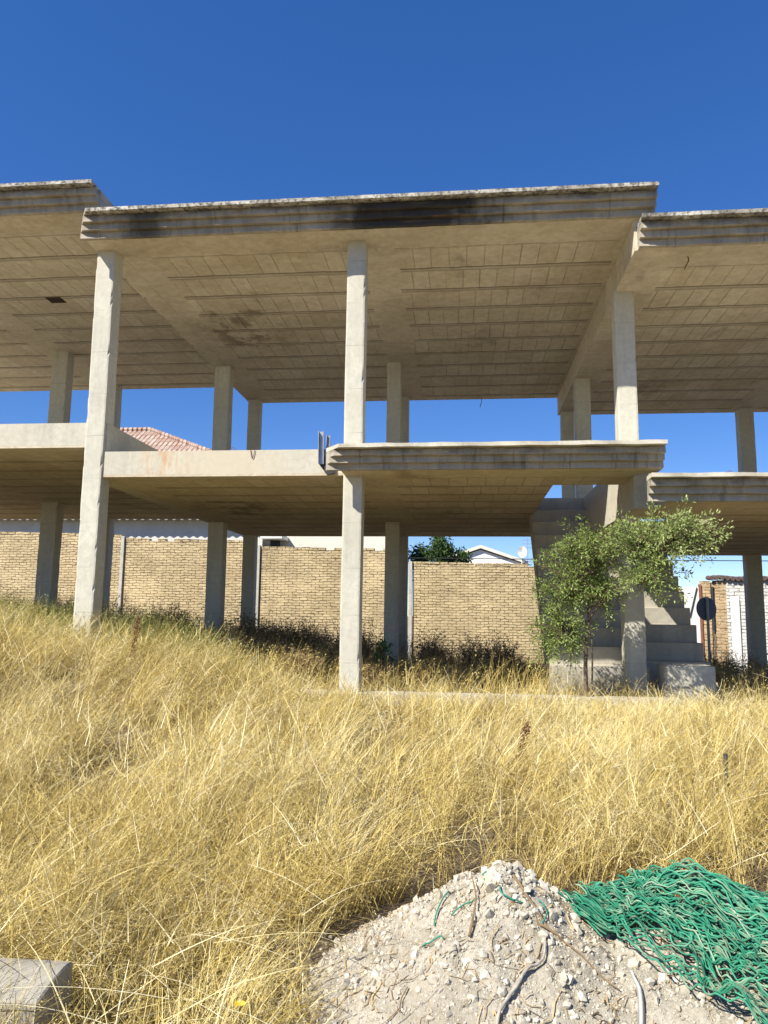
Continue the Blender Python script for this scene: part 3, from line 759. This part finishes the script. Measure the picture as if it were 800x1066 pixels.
def net_layer(o, d, width, length, ns, cells, r, lift, amp, seed, tone):
    """o origin, d main direction of the bunched strands"""
    d = np.array(d, float); d /= np.linalg.norm(d); s = np.array([-d[1], d[0]])
    tt = np.linspace(0, 1, cells*6)
    for i in range(ns):
        u = (i + .5)/ns - .5
        w = width*(.55 + .6*tt)
        zig = (1 if i % 2 else -1)*np.cos(tt*cells*np.pi)                # neighbours touch at knots
        off = u*w + zig*w/ns*.62
        x = o[0] + d[0]*length*tt + s[0]*off; y = o[1] + d[1]*length*tt + s[1]*off
        x2 = x + amp*2*fbm(x*1.0 + seed*7, y, .35, 41+seed, 3); y2 = y + amp*2*fbm(x - seed*5, y, .35, 51+seed, 3)
        z = pz(x2, y2) + lift + .025 + .13*fbm(x + seed*3, y, .2, 61+seed, 3) + .03*rsn.rand() + .012*np.sin(tt*cells*np.pi*2 + i)
        z = np.maximum(z, pz(x2, y2) + r*.6)
        strand(np.stack([x2, y2, z], -1), r*(.85 + .3*rsn.rand()), np.clip(tone - .08 + rsn.normal(0, .22), 0, 1))
net_layer((.60, 3.88), (.82, -.55), .55, 1.25, 36, 12, .0034, .05, .10, 1, .55)
net_layer((.66, 3.80), (.75, -.66), .50, 1.15, 34, 11, .0035, .075, .14, 2, .6)
net_layer((.78, 4.0), (.93, -.30), .45, 1.2, 30, 12, .0034, .06, .12, 3, .6)
net_layer((.76, 3.58), (.62, -.78), .50, .95, 30, 10, .0036, .06, .16, 4, .5)
net_layer((.90, 3.68), (.72, -.69), .62, 1.0, 28, 9, .0035, .09, .16, 5, .65)
net_layer((.58, 3.92), (.98, .02), .22, 1.0, 18, 10, .0034, .06, .10, 6, .6)
# hank of parallel loops at the left of the net
for i in range(46):
    a = rsn.rand(); cx = .66 + .03*rsn.normal(); cy = 3.58 + .03*rsn.normal(); L_ = .13 + .03*rsn.rand(); wd = .02 + .045*a
    t = np.linspace(-.2, np.pi*2*.72, 26)
    x = cx + L_*np.cos(t)*.9 + .03*np.sin(t*2+i); y = cy + wd*np.sin(t) - .18*L_*np.cos(t)
    strand(np.stack([x, y, pz(x, y) + .03 + .055*rsn.rand() + .012*np.sin(t*2)], -1), .0038, np.clip(.4 + rsn.normal(0, .15), 0, 1))
# loose curls
for i in range(70):
    cx = rsn.uniform(.85, 1.6); cy = rsn.uniform(3.35, 3.85); rr = rsn.uniform(.02, .075); ph = rsn.rand()*6.28
    t = np.linspace(0, rsn.uniform(2.5, 6.5), 22)
    x = cx + rr*np.cos(t+ph)*(1 + .3*np.sin(t*1.7)) ; y = cy + rr*np.sin(t+ph)*.8
    strand(np.stack([x, y, pz(x, y) + .05 + .07*rsn.rand() + .015*np.sin(t*1.3+i)], -1), .0038, np.clip(.6 + rsn.normal(0, .2), 0, 1))
net = np_mesh('fishing_net', np.concatenate(NV), np.concatenate(NF), NET, np.concatenate(NTi), smooth=True)
tag(net, 'tangled bright green knotted netting draped over the right of the rubble heap', 'net')
TWINE = simple('green_twine', (.03, .24, .165), .4, 30)
# scraps of twine on the heap
for i in range(8):
    cx = rsn.uniform(-.2, .6); cy = rsn.uniform(3.3, 3.75); a = rsn.rand()*6.28; l = rsn.uniform(.05, .15)
    mb = MB(); P = []
    for k in range(10):
        t = k/9; x = cx + l*t*math.cos(a) + .02*math.sin(t*5+i); y = cy + l*t*math.sin(a) + .02*math.cos(t*4+i)
        P.append((x, y, float(pz(x, y)) + .010 + .012*math.sin(t*3)))
    mb.tube(P, .0034, 5)
    tag(mb.build('twine_scrap', TWINE, smooth=True), 'short green scrap of twine lying on the pale rubble left of the net', 'twine', 'scraps of green twine on the rubble')
ROPE = simple('pale_rope', (.46, .42, .33), .3, 40)
P = smoothpts([(.74, 3.86), (.86, 3.74), (.99, 3.66), (1.10, 3.55), (1.17, 3.38)], 30)
mb = MB(); mb.tube([(x, y, float(pz(x, y)) + .095) for i, (x, y) in enumerate(P)], .009, 7); tag(mb.build('rope', ROPE, smooth=True), 'pale frayed rope lying across the green netting', 'rope')
mb = MB(); mb.tube([(x, y, z) for x, y, z in on_pile(smoothpts([(.11, 2.98), (.13, 3.05), (.18, 3.13), (.26, 3.22), (.31, 3.26), (.33, 3.34)], 26), .022)], [.0035 + .004*math.sin(math.pi*min(1, (k+3)/24)) + .001*math.sin(k*2.3) for k in range(26)], 8)
tag(mb.build('root', simple('grey_root', (.40, .36, .29), .4, 30), smooth=True), 'bent grey root curving up the front of the rubble heap', 'root')
mb = MB(); pts = on_pile(smoothpts([(.56, 2.9), (.62, 3.02), (.655, 3.12), (.67, 3.22), (.655, 3.30)], 16), .02); vs = []
for i, (x, y, z) in enumerate(pts):
    w = .013*math.sin(math.pi*min(1, .15 + i/20)); vs += [(x-w, y, z), (x, y-.01, z+.012), (x+w, y+.005, z+.002), (x, y, z-.006)]
mb.add(vs, [(i*4+k, i*4+(k+1) % 4, i*4+4+(k+1) % 4, i*4+4+k) for i in range(15) for k in range(4)])
tag(mb.build('plastic_strip', simple('grey_plastic', (.42, .41, .38), .15, 20, .5), smooth=True), 'crumpled light grey plastic strip on the rubble beside the net', 'plastic strip')
for i, (a, b, c, r, lab) in enumerate((((.30, 3.42), (.42, 3.36), (.60, 3.24), .006, 'thin brown twig lying below the netting on the rubble'),
                                     ((.02, 3.35), (.05, 3.5), (.03, 3.66), .006, 'short brown twig standing near the crest of the rubble heap'),
                                     ((.22, 3.62), (.30, 3.48), (.36, 3.40), .007, 'dark twig lying just left of the loop of green twine'))):
    mb = MB(); P = on_pile(smoothpts([a, b, c], 12), .014)
    if i == 1: P = [(x, y, z + .06*k/11) for k, (x, y, z) in enumerate(P)]
    mb.tube(P, [r*(1 - .05*k) for k in range(12)], 6); tag(mb.build('twig', STEMD), lab, 'twig', 'twigs on the rubble heap')

# concrete block bottom left
mb = MB(); vs = []; N = 16
for (x, dz) in ((-2.5, 0), (-2.0, .005), (-1.75, 0)): pass
prof = []
for i in range(N+1):
    t = i/N; y = 2.74 + .27*t; xr = -1.505 + .012*math.sin(math.pi*t) - .01*t
    zt = -1.375 + .035*math.sin(math.pi*t*.9) + .012*t
    prof.append((y, xr, zt))
for (y, xr, zt) in prof: vs += [(-2.45, y, -1.8), (xr, y, -1.8), (xr, y, zt), (-2.45, y, zt - .01)]
mb.add(vs, [(i*4+k, i*4+4+k, i*4+4+(k+1) % 4, i*4+(k+1) % 4) for i in range(N) for k in range(4)] + [(0,1,2,3), tuple(N*4+k for k in (3,2,1,0))])
tag(mb.build('concrete_block', OLDC, bevel=.006, seg=1), 'broken concrete kerb block half buried in straw at the lower left corner', 'concrete block')

# stake in the grass
mb = MB(); gz = float(ground_z(1.92, 6.0)); mb.tube([(1.93, 6.0, gz-.1), (1.92, 6.0, -1.10), (1.922, 6.0, -.985)], [.017, .017, .015], 8)
tag(mb.build('stake', DARKM), 'short dark stake standing upright in the tall straw at right', 'stake')

# ------------------------------------------------------------------ grasses
def ribbons(X, Y, Zb, H_, th0, kap, az, w0, tint, seg=6, taper=.85, twist=None, rs=RS):
    """vectorised bending blades -> verts, quads, tints, tip positions and tip directions"""
    n = len(X); t = np.linspace(0, 1, seg+1)
    th = th0[:, None] + kap[:, None]*t[None]**1.4
    ds = H_[:, None]/seg
    dx = np.sin(th)*ds; dz = np.cos(th)*ds
    rx = np.concatenate([np.zeros((n, 1)), np.cumsum((dx[:, 1:]+dx[:, :-1])/2, 1)], 1); rz = np.concatenate([np.zeros((n, 1)), np.cumsum((dz[:, 1:]+dz[:, :-1])/2, 1)], 1)
    ca, sa = np.cos(az)[:, None], np.sin(az)[:, None]
    C = np.stack([X[:, None] + rx*ca, Y[:, None] + rx*sa, Zb[:, None] + rz], -1)
    tw = rs.rand(n)*np.pi
    side = np.stack([np.cos(tw), np.sin(tw), np.zeros(n)], -1)[:, None]
    w = (w0[:, None]*(1 - taper*t[None]**1.5))[..., None]*.5
    V = np.stack([C - side*w, C + side*w], 2).reshape(n, -1, 3)      # n, (seg+1)*2
    m = (seg+1)*2
    q = np.array([[2*i, 2*i+1, 2*i+3, 2*i+2] for i in range(seg)])
    Q = (q[None] + (np.arange(n)*m)[:, None, None]).reshape(-1, 4)
    return V.reshape(-1, 3), Q, np.repeat(tint, m), C
class Soup:
    def __init__(s): s.V = []; s.Q = []; s.T = []; s.n = 0
    def add(s, V, Q, T): s.V.append(V); s.Q.append(Q + s.n); s.T.append(T); s.n += len(V)
    def build(s, name, mat): return np_mesh(name, np.concatenate(s.V), np.concatenate(s.Q), mat, np.concatenate(s.T))

def seedheads(soup, C, tint, per, rs, frac=.32, size=.02):
    n, m, _ = C.shape
    f = 1 - frac*rs.rand(n, per)**1.0; q = f*(m-1); a = np.minimum(q.astype(int), m-2); r_ = (q-a)[..., None]
    idx = np.arange(n)[:, None]
    P = C[idx, a]*(1-r_) + C[idx, a+1]*r_
    D = C[idx, a+1] - C[idx, a]; D /= np.linalg.norm(D, axis=-1, keepdims=True) + 1e-9
    j = rs.normal(size=P.shape)*np.array([1, 1, .6]); D2 = D*.9 + j*.55 - np.array([0, 0, .25]); D2 /= np.linalg.norm(D2, axis=-1, keepdims=True)
    P = P + j*.010
    S = np.cross(D2, rs.normal(size=P.shape)); S /= np.linalg.norm(S, axis=-1, keepdims=True) + 1e-9
    L_ = (size*(.72 + .075*C[:, :1, 1])*(.7 + .6*rs.rand(n, per)))[..., None]
    v = np.stack([P, P + D2*L_*.45 + S*L_*.13, P + D2*L_, P + D2*L_*.45 - S*L_*.13], 2).reshape(-1, 3)
    k = n*per
    soup.add(v, np.arange(4*k).reshape(k, 4), np.repeat(np.repeat(np.clip(tint + .12, 0, 1), per), 4))

def frustum_pts(n, y0, y1, pad=1.0, rs=RS):
    """points over the visible wedge of ground, denser toward the viewer"""
    y = y0 + (y1-y0)*rs.rand(n)**1.25
    xl = -.106*y - .50*y*1.05; xr = -.106*y + .52*y*1.05
    x = (xl-pad) + (xr-xl+2*pad)*rs.rand(n)
    return x, y
def blocked(x, y):
    b = (x > -3.15) & (x < 2.66) & (y > 9.74) & (y < 10.3)
    b |= (x > 2.68) & (x < 3.41) & (y > 10.7) & (y < 11.25)
    b |= (x > 1.2) & (x < 3.65) & (y > 11.05) & (y < 15)
    b |= (x < -1.47) & (x > -2.5) & (y > 2.66) & (y < 3.05)
    b |= (pile_h(x, y) > .0) | ((x > -.7) & (y < 3.0) & (x < 2.2))
    return b
def tone_at(x, y): return .55 + .75*fbm(x, y, .9, 71, 4)
def hollow(x, y):
    """1 in thick stands, falling to 0 in trampled hollows"""
    return sstep(-.17, .02, fbm(x + .25*fbm(y, x, .6, 211, 2), y, .95, 201, 3))
def field(soup, n, rs, y0, y1, hmin, hmax, wmin, wmax, kind):
    x, y = frustum_pts(n, y0, y1, 1.0, rs)
    dens = .42 + 2.3*fbm(x, y, .42, 81, 3) + .9*fbm(x, y, 1.4, 85, 2)
    keep = ~blocked(x, y) & (rs.rand(n) < np.clip(dens + .15, .04, 1)*(1 - .3*sstep(5.2, 4.0, y)))
    # short, trampled strip near the viewer between the block and the heap
    bare = sstep(4.4, 3.5, y + .5*fbm(x, y, .5, 121, 2))*sstep(-1.9, -1.3, x)
    keep &= rs.rand(n) > bare*(.72 if kind == 'stem' else .45 if kind == 'leaf' else .0)
    hol = hollow(x, y); keep &= rs.rand(n) < .25 + .75*hol
    x, y = x[keep], y[keep]; n = len(x); bare = bare[keep]; hol = hol[keep]
    hn = vnoise(x, y, .6, 91)
    h = (hmin + (hmax-hmin)*rs.rand(n)**1.2)*(.72 + .5*hn)*(1 - .50*bare)*(.62 + .38*hol)
    h *= 1 - .58*sstep(6.6, 9.4, y)*sstep(-4.2, -1.5, x)              # lower by the middle foundation
    # prevailing lean to the right, swirled by wind
    ang = .25 + 2.6*fbm(x, y, 1.5, 95, 2)
    az = ang + rs.normal(0, 1.15, n)
    if kind == 'stem': th0 = np.abs(rs.normal(.30, .22, n)); kap = np.abs(rs.normal(.65, .45, n))
    elif kind == 'leaf': th0 = np.abs(rs.normal(.45, .3, n)); kap = np.abs(rs.normal(1.3, .55, n)); az = rs.rand(n)*6.28
    else: th0 = rs.normal(1.25, .2, n); kap = rs.normal(.25, .2, n); az = rs.rand(n)*6.28
    mat = np.clip(fbm(x, y, .8, 99, 2)*2.2, 0, 1); th0 = th0 + mat*.55
    w = (wmin + (wmax-wmin)*rs.rand(n))*(.8 + .045*y)
    tint = np.clip(tone_at(x, y) + rs.normal(0, .25, n), 0, 1)
    if kind == 'litter': tint = np.clip(tint - .34 + rs.normal(0, .2, n), 0, 1)
    V, Q, Tn, C = ribbons(x, y, ground_z(x, y) - .02 + (0 if kind != 'litter' else .06)*rs.rand(n), h, th0, kap, az, w, tint, 6 if kind != 'litter' else 3, rs=rs)
    soup.add(V, Q, Tn)
    return C, tint
def tufts(soup, nt, per, rs, y0, y1, hmin, hmax, heads, sp=.05, kmean=1.0):
    """fanned clumps bent one way by the wind"""
    cx, cy = frustum_pts(nt, y0, y1, 1.0, rs)
    k = ~blocked(cx, cy) & (rs.rand(nt) < .28 + .72*hollow(cx, cy)); cx, cy = cx[k], cy[k]; nt = len(cx)
    caz = .1 + 4.0*fbm(cx, cy, 1.2, 95, 2) + rs.normal(0, .7, nt); ck = np.abs(rs.normal(kmean, .6, nt)); ch = hmin + (hmax-hmin)*rs.rand(nt)
    ct = np.clip(tone_at(cx, cy) + rs.normal(0, .16, nt), 0, 1); c0 = np.abs(rs.normal(.2, .28, nt))
    i = np.repeat(np.arange(nt), per); n = len(i)
    x = cx[i] + rs.normal(0, sp, n); y = cy[i] + rs.normal(0, sp, n)
    low = 1 - .58*sstep(6.6, 9.4, y)*sstep(-4.2, -1.5, x); bare = sstep(4.4, 3.5, y + .5*fbm(x, y, .5, 121, 2))*sstep(-1.9, -1.3, x); low *= 1 - .45*bare
    h = ch[i]*(.55 + .55*rs.rand(n))*low
    w = (.0023 + .0030*rs.rand(n))*(.75 + .055*y)
    t = np.clip(ct[i] + rs.normal(0, .2, n), 0, 1)
    V, Q, T_, C = ribbons(x, y, ground_z(x, y)-.02, h, c0[i] + np.abs(rs.normal(.1, .13, n)), ck[i]*(.6 + .7*rs.rand(n)), caz[i] + rs.normal(0, .62, n), w, t, 7, rs=rs)
    k = ~blocked(x, y)
    k &= rs.rand(nt)[i] > bare*.6
    keepq = np.repeat(k, 7)
    soup.add(V, Q[keepq], T_)
    sel = k & (rs.rand(n) < heads)
    seedheads(soup, C[sel], t[sel], 8, rs, .34, .0115)
rs = np.random.RandomState(3)
G = Soup()
C, t = field(G, 32000, rs, 2.3, 11.0, .34, .80, .0024, .0042, 'stem')
sel = rs.rand(len(C)) < .55
seedheads(G, C[sel], t[sel], 8, rs, .30, .0115)
tufts(G, 2300, 26, rs, 2.4, 11.0, .34, .80, .4)
tufts(G, 640, 75, rs, 2.6, 9.5, .55, .95, .4, .085, 1.75)
field(G, 40000, rs, 2.3, 11.0, .20, .58, .0035, .0068, 'leaf')
field(G, 60000, rs, 2.3, 10.5, .10, .40, .0028, .0060, 'litter')
# matted thatch: straws caught at all angles between the standing stems
n = 150000; x, y = frustum_pts(n, 2.4, 10.8, 1.0, rs)
k = ~blocked(x, y) & (rs.rand(n) < .36 + .64*hollow(x, y)) & (rs.rand(n) < np.clip(.55 + 2.0*fbm(x, y, .5, 131, 3) + .8*fbm(x, y, 1.5, 135, 2), .08, 1)); x, y = x[k], y[k]; n = len(x)
hz = (.06 + .40*rs.rand(n)**1.3)*(.6 + .8*vnoise(x, y, .7, 91)); hz *= 1 - .6*sstep(6.6, 9.4, y)*sstep(-4.2, -1.5, x); hz *= 1 - .75*sstep(4.4, 3.5, y + .5*fbm(x, y, .5, 121, 2))*sstep(-1.9, -1.3, x)
V, Q, T_, C = ribbons(x, y, ground_z(x, y) + hz, .10 + .30*rs.rand(n)**1.5, rs.uniform(.35, 1.75, n), rs.normal(.3, .5, n), rs.rand(n)*6.28, (.0022 + .0034*rs.rand(n))*(.78 + .055*y), np.clip(tone_at(x, y) + .10 + rs.normal(0, .24, n), 0, 1), 3, .6, rs=rs)
G.add(V, Q, T_)
# long pale broken stalks lying across the field
n = 900; x, y = frustum_pts(n, 2.6, 9.5, .5, rs); k = ~blocked(x, y); x, y = x[k], y[k]; n = len(x)
V, Q, T_, C = ribbons(x, y, ground_z(x, y) + .12 + .22*rs.rand(n), .30 + .4*rs.rand(n), rs.normal(1.25, .25, n), rs.normal(.35, .25, n), rs.rand(n)*6.28, (.0045 + .003*rs.rand(n))*(.8 + .04*y), np.clip(rs.normal(.93, .08, n), 0, 1), 6, .5, rs=rs)
G.add(V, Q, T_)
# bank at the left beyond the first column and strip under the frame
def patch(soup, n, x0, x1, y0, y1, hmin, hmax, w, tone, rs, lean=.25, heads=0):
    x = rs.uniform(x0, x1, n); y = rs.uniform(y0, y1, n); k = ~blocked(x, y) & (rs.rand(n) < np.clip(.6 + 1.4*fbm(x, y, .7, 77, 3), .1, 1))
    x, y = x[k], y[k]; n = len(x)
    h = (hmin + (hmax-hmin)*rs.rand(n))*(.6 + .7*vnoise(x, y, .8, 93))
    V, Q, Tn, C = ribbons(x, y, ground_z(x, y)-.02, h, np.abs(rs.normal(.25, .2, n)), np.abs(rs.normal(.6, .4, n)), lean + rs.normal(0, 1.1, n), w*(.7 + .6*rs.rand(n)), np.clip(tone + rs.normal(0, .18, n), 0, 1), 5, rs=rs)
    soup.add(V, Q, Tn)
    if heads: seedheads(soup, C[::2], np.clip(tone + rs.normal(0, .15, len(C[::2])), 0, 1), heads, rs, .3, .022)
patch(G, 16000, -14, -5.6, 9.5, 15, .25, .6, .006, .6, rs, heads=5)
patch(G, 9000, -5.5, 2.2, 10.3, 14, .25, .6, .006, .5, rs, heads=4)
patch(G, 9000, 3.7, 9.5, 9.5, 15, .25, .6, .006, .55, rs, heads=4)
patch(G, 14000, -13, 9, 15, 23, .25, .5, .009, .5, rs)
grass = G.build('dry_grass', STRAW)
tag(grass, 'tall golden dry grass with drooping seed heads covering the whole slope', 'grass', kind='stuff')
G = Soup()
patch(G, 9500, -9.5, -3.7, 10.3, 11.9, .4, .8, .008, .55, rs, .3, 3)
patch(G, 2500, -7.0, -2.6, 9.3, 10.6, .3, .6, .006, .45, rs, .3, 3)
patch(G, 3500, -14, -8, 10.5, 15, .3, .65, .008, .55, rs)
tag(G.build('green_weeds', OLIVE), 'olive green weeds growing round the foot of the left columns', 'weeds', kind='stuff')
# brittle dark weeds under the frame: branching stems
def bushes(n, rs, x0, x1, y0, y1, h0, h1, soup):
    for i in range(n):
        bx, by = rs.uniform(x0, x1), rs.uniform(y0, y1)
        if blocked(np.array([bx]), np.array([by]))[0]: continue
        m = rs.randint(26, 60); gz = float(ground_z(bx, by)); hh = rs.uniform(h0, h1)
        x = bx + rs.normal(0, .10, m); y = by + rs.normal(0, .10, m)
        zb = gz + hh*.35*rs.rand(m)
        V, Q, T_, C = ribbons(x, y, zb, hh*(.35 + .5*rs.rand(m)), np.abs(rs.normal(.5, .3, m)), rs.normal(.1, .4, m), rs.rand(m)*6.28, np.full(m, .010), np.clip(rs.normal(.4, .2, m), 0, 1), 4, rs=rs)
        soup.add(V, Q, T_); seedheads(soup, C, np.clip(rs.normal(.35, .2, m), 0, 1), 7, rs, .75, .032)
G = Soup()
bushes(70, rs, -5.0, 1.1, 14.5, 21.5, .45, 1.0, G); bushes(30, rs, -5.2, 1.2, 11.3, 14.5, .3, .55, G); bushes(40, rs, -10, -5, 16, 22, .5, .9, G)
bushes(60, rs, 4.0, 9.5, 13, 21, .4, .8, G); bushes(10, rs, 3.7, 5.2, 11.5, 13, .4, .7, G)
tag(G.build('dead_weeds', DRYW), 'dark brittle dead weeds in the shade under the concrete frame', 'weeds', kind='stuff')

# single small plants
def dock(x, y, h, lab):
    gz = float(ground_z(x, y)); DK = empty('dock_stalk', (x, y, gz), lab, 'weed', 'dark seed stalks in the straw')
    mb = MB(); P = bez((x, y, gz - .05), (x + .03, y, gz + h*.5), (x + .10, y - .02, gz + h), 14); mb.tube(P, [.0055 - .0003*k for k in range(14)], 5); mb.build('stem', STEMD, DK)
    LPk = []; LDk = []
    for k in range(420):
        t = .42 + .58*random.random(); q = min(12, int(t*13)); p = P[q].lerp(P[q+1], t*13-q); d = Vector(rdir(1)[0])
        LPk.append(p + d*random.uniform(.004, .035)*(1.25 - t*.6)); LDk.append(d + Vector((0, 0, .4)))
    n = len(LPk); leaf_mesh('seed_head', np.array(LPk), np.array(LDk), rdir(n), .014 + .010*RS.rand(n), .6, np.clip(RS.normal(.5, .25, n), 0, 1), DOCK, DK)
DOCK = m_blade('dock_seed', ((0, (.10, .045, .02)), (.6, (.24, .12, .055)), (1, (.38, .22, .11))), .1)
dock(.42, 6.5, .48, 'rusty brown dock seed stalk standing in the straw uphill from the rubble crest')
dock(-3.84, 8.5, .72, 'thin dark seed stalk standing in the straw downhill from the left front column')
SP = empty('green_seedling', (-1.42, 13.6, -1.2), 'small bright green leafy seedling before the middle inner column', 'plant')
mb = MB(); gz = float(ground_z(-1.42, 13.6))
LPp = []; LDd = []
for k in range(16):
    a = k*2.4; t = .3 + .7*k/16; top = Vector((-1.42 + .13*math.cos(a)*(1.2-t*.5), 13.6 + .13*math.sin(a), gz + .70*t))
    mb.tube(bez((-1.42, 13.6, gz + .3*t), (-1.42, 13.6, gz + .65*t), top, 6), .004, 4)
    for q in range(16): LPp.append(top + Vector(rdir(1)[0])*.055); LDd.append(Vector(rdir(1)[0]) + Vector((0, 0, .2)))
mb.build('stem', BARK, SP); n = len(LPp)
leaf_mesh('leaves', np.array(LPp), np.array(LDd), rdir(n) + np.array([0, 0, 1.]), .05 + .04*RS.rand(n), .5, RS.rand(n), GLEAF, SP)
YF = empty('yellow_flower', (-.83, 2.95, -1.62), 'single yellow flower among the straw at the bottom edge', 'flower')
fx, fy, fz = -.83, 2.95, -1.44
mb = MB(); mb.tube([(fx+.01, fy+.03, -1.70), (fx, fy, fz)], .003, 5); mb.build('stem', BARK, YF)
mb = MB()
for k in range(14):
    a = k*math.pi*2/14; r1 = .024; c = Vector((fx, fy, fz)); d = Vector((math.cos(a), math.sin(a), .25)); s_ = Vector((-math.sin(a), math.cos(a), 0))
    mb.add([c, c + d*r1*.6 + s_*.006, c + d*r1, c + d*r1*.6 - s_*.006], [(0,1,2,3)])
mb.build('petals', simple('yellow_petal', (.75, .55, .03), .15, 30), YF)

# ------------------------------------------------------------------ light, sky, camera
w = bpy.data.worlds.new('World'); SC.world = w; w.use_nodes = True
nt = w.node_tree; bg = nt.nodes['Background']; sky = nt.nodes.new('ShaderNodeTexSky'); sky.sky_type = 'NISHITA'
sun_to = Vector((-1.0, -1.0, 1.37)).normalized()
sky.sun_disc = False; sky.sun_elevation = math.asin(sun_to.z); sky.sun_rotation = math.atan2(sun_to.x, sun_to.y)
sky.altitude = 300; sky.air_density = .72; sky.dust_density = 0.0; sky.ozone_density = 3.0
hs = nt.nodes.new('ShaderNodeHueSaturation'); hs.inputs['Saturation'].default_value = 1.5; hs.inputs['Hue'].default_value = .5155
gm = nt.nodes.new('ShaderNodeGamma'); gm.inputs[1].default_value = .72; nt.links.new(sky.outputs[0], gm.inputs[0]); nt.links.new(gm.outputs[0], hs.inputs['Color']); nt.links.new(hs.outputs[0], bg.inputs[0]); bg.inputs[1].default_value = .15
sd = bpy.data.lights.new('sun', 'SUN'); sd.energy = 5.0; sd.angle = math.radians(.5); sd.color = (1, .95, .86)
so = bpy.data.objects.new('sun', sd); COL.objects.link(so); so.rotation_euler = (-sun_to).to_track_quat('-Z', 'Y').to_euler(); so.location = (-10, -10, 20)

f = 786.085; pt, yw, rl = [math.radians(a) for a in (7.75832, 6.06380, .70259)]
fwd = Vector((-math.sin(yw)*math.cos(pt), math.cos(yw)*math.cos(pt), math.sin(pt))); right = Vector((math.cos(yw), math.sin(yw), 0)); up = right.cross(fwd)
r2 = right*math.cos(rl) + up*math.sin(rl); u2 = -right*math.sin(rl) + up*math.cos(rl)
cd = bpy.data.cameras.new('camera'); cd.sensor_fit = 'HORIZONTAL'; cd.sensor_width = 36; cd.lens = f/800*36; cd.clip_start = .05; cd.clip_end = 3000
co = bpy.data.objects.new('camera', cd); COL.objects.link(co)
co.matrix_world = Matrix(((r2.x, u2.x, -fwd.x, 0), (r2.y, u2.y, -fwd.y, 0), (r2.z, u2.z, -fwd.z, 0), (0, 0, 0, 1)))
SC.camera = co
SC.render.resolution_x = 768; SC.render.resolution_y = 1024
vs_ = SC.view_settings; vs_.view_transform = 'Standard'; vs_.look = 'None'; vs_.exposure = .82; vs_.gamma = 1; vs_.use_curve_mapping = False
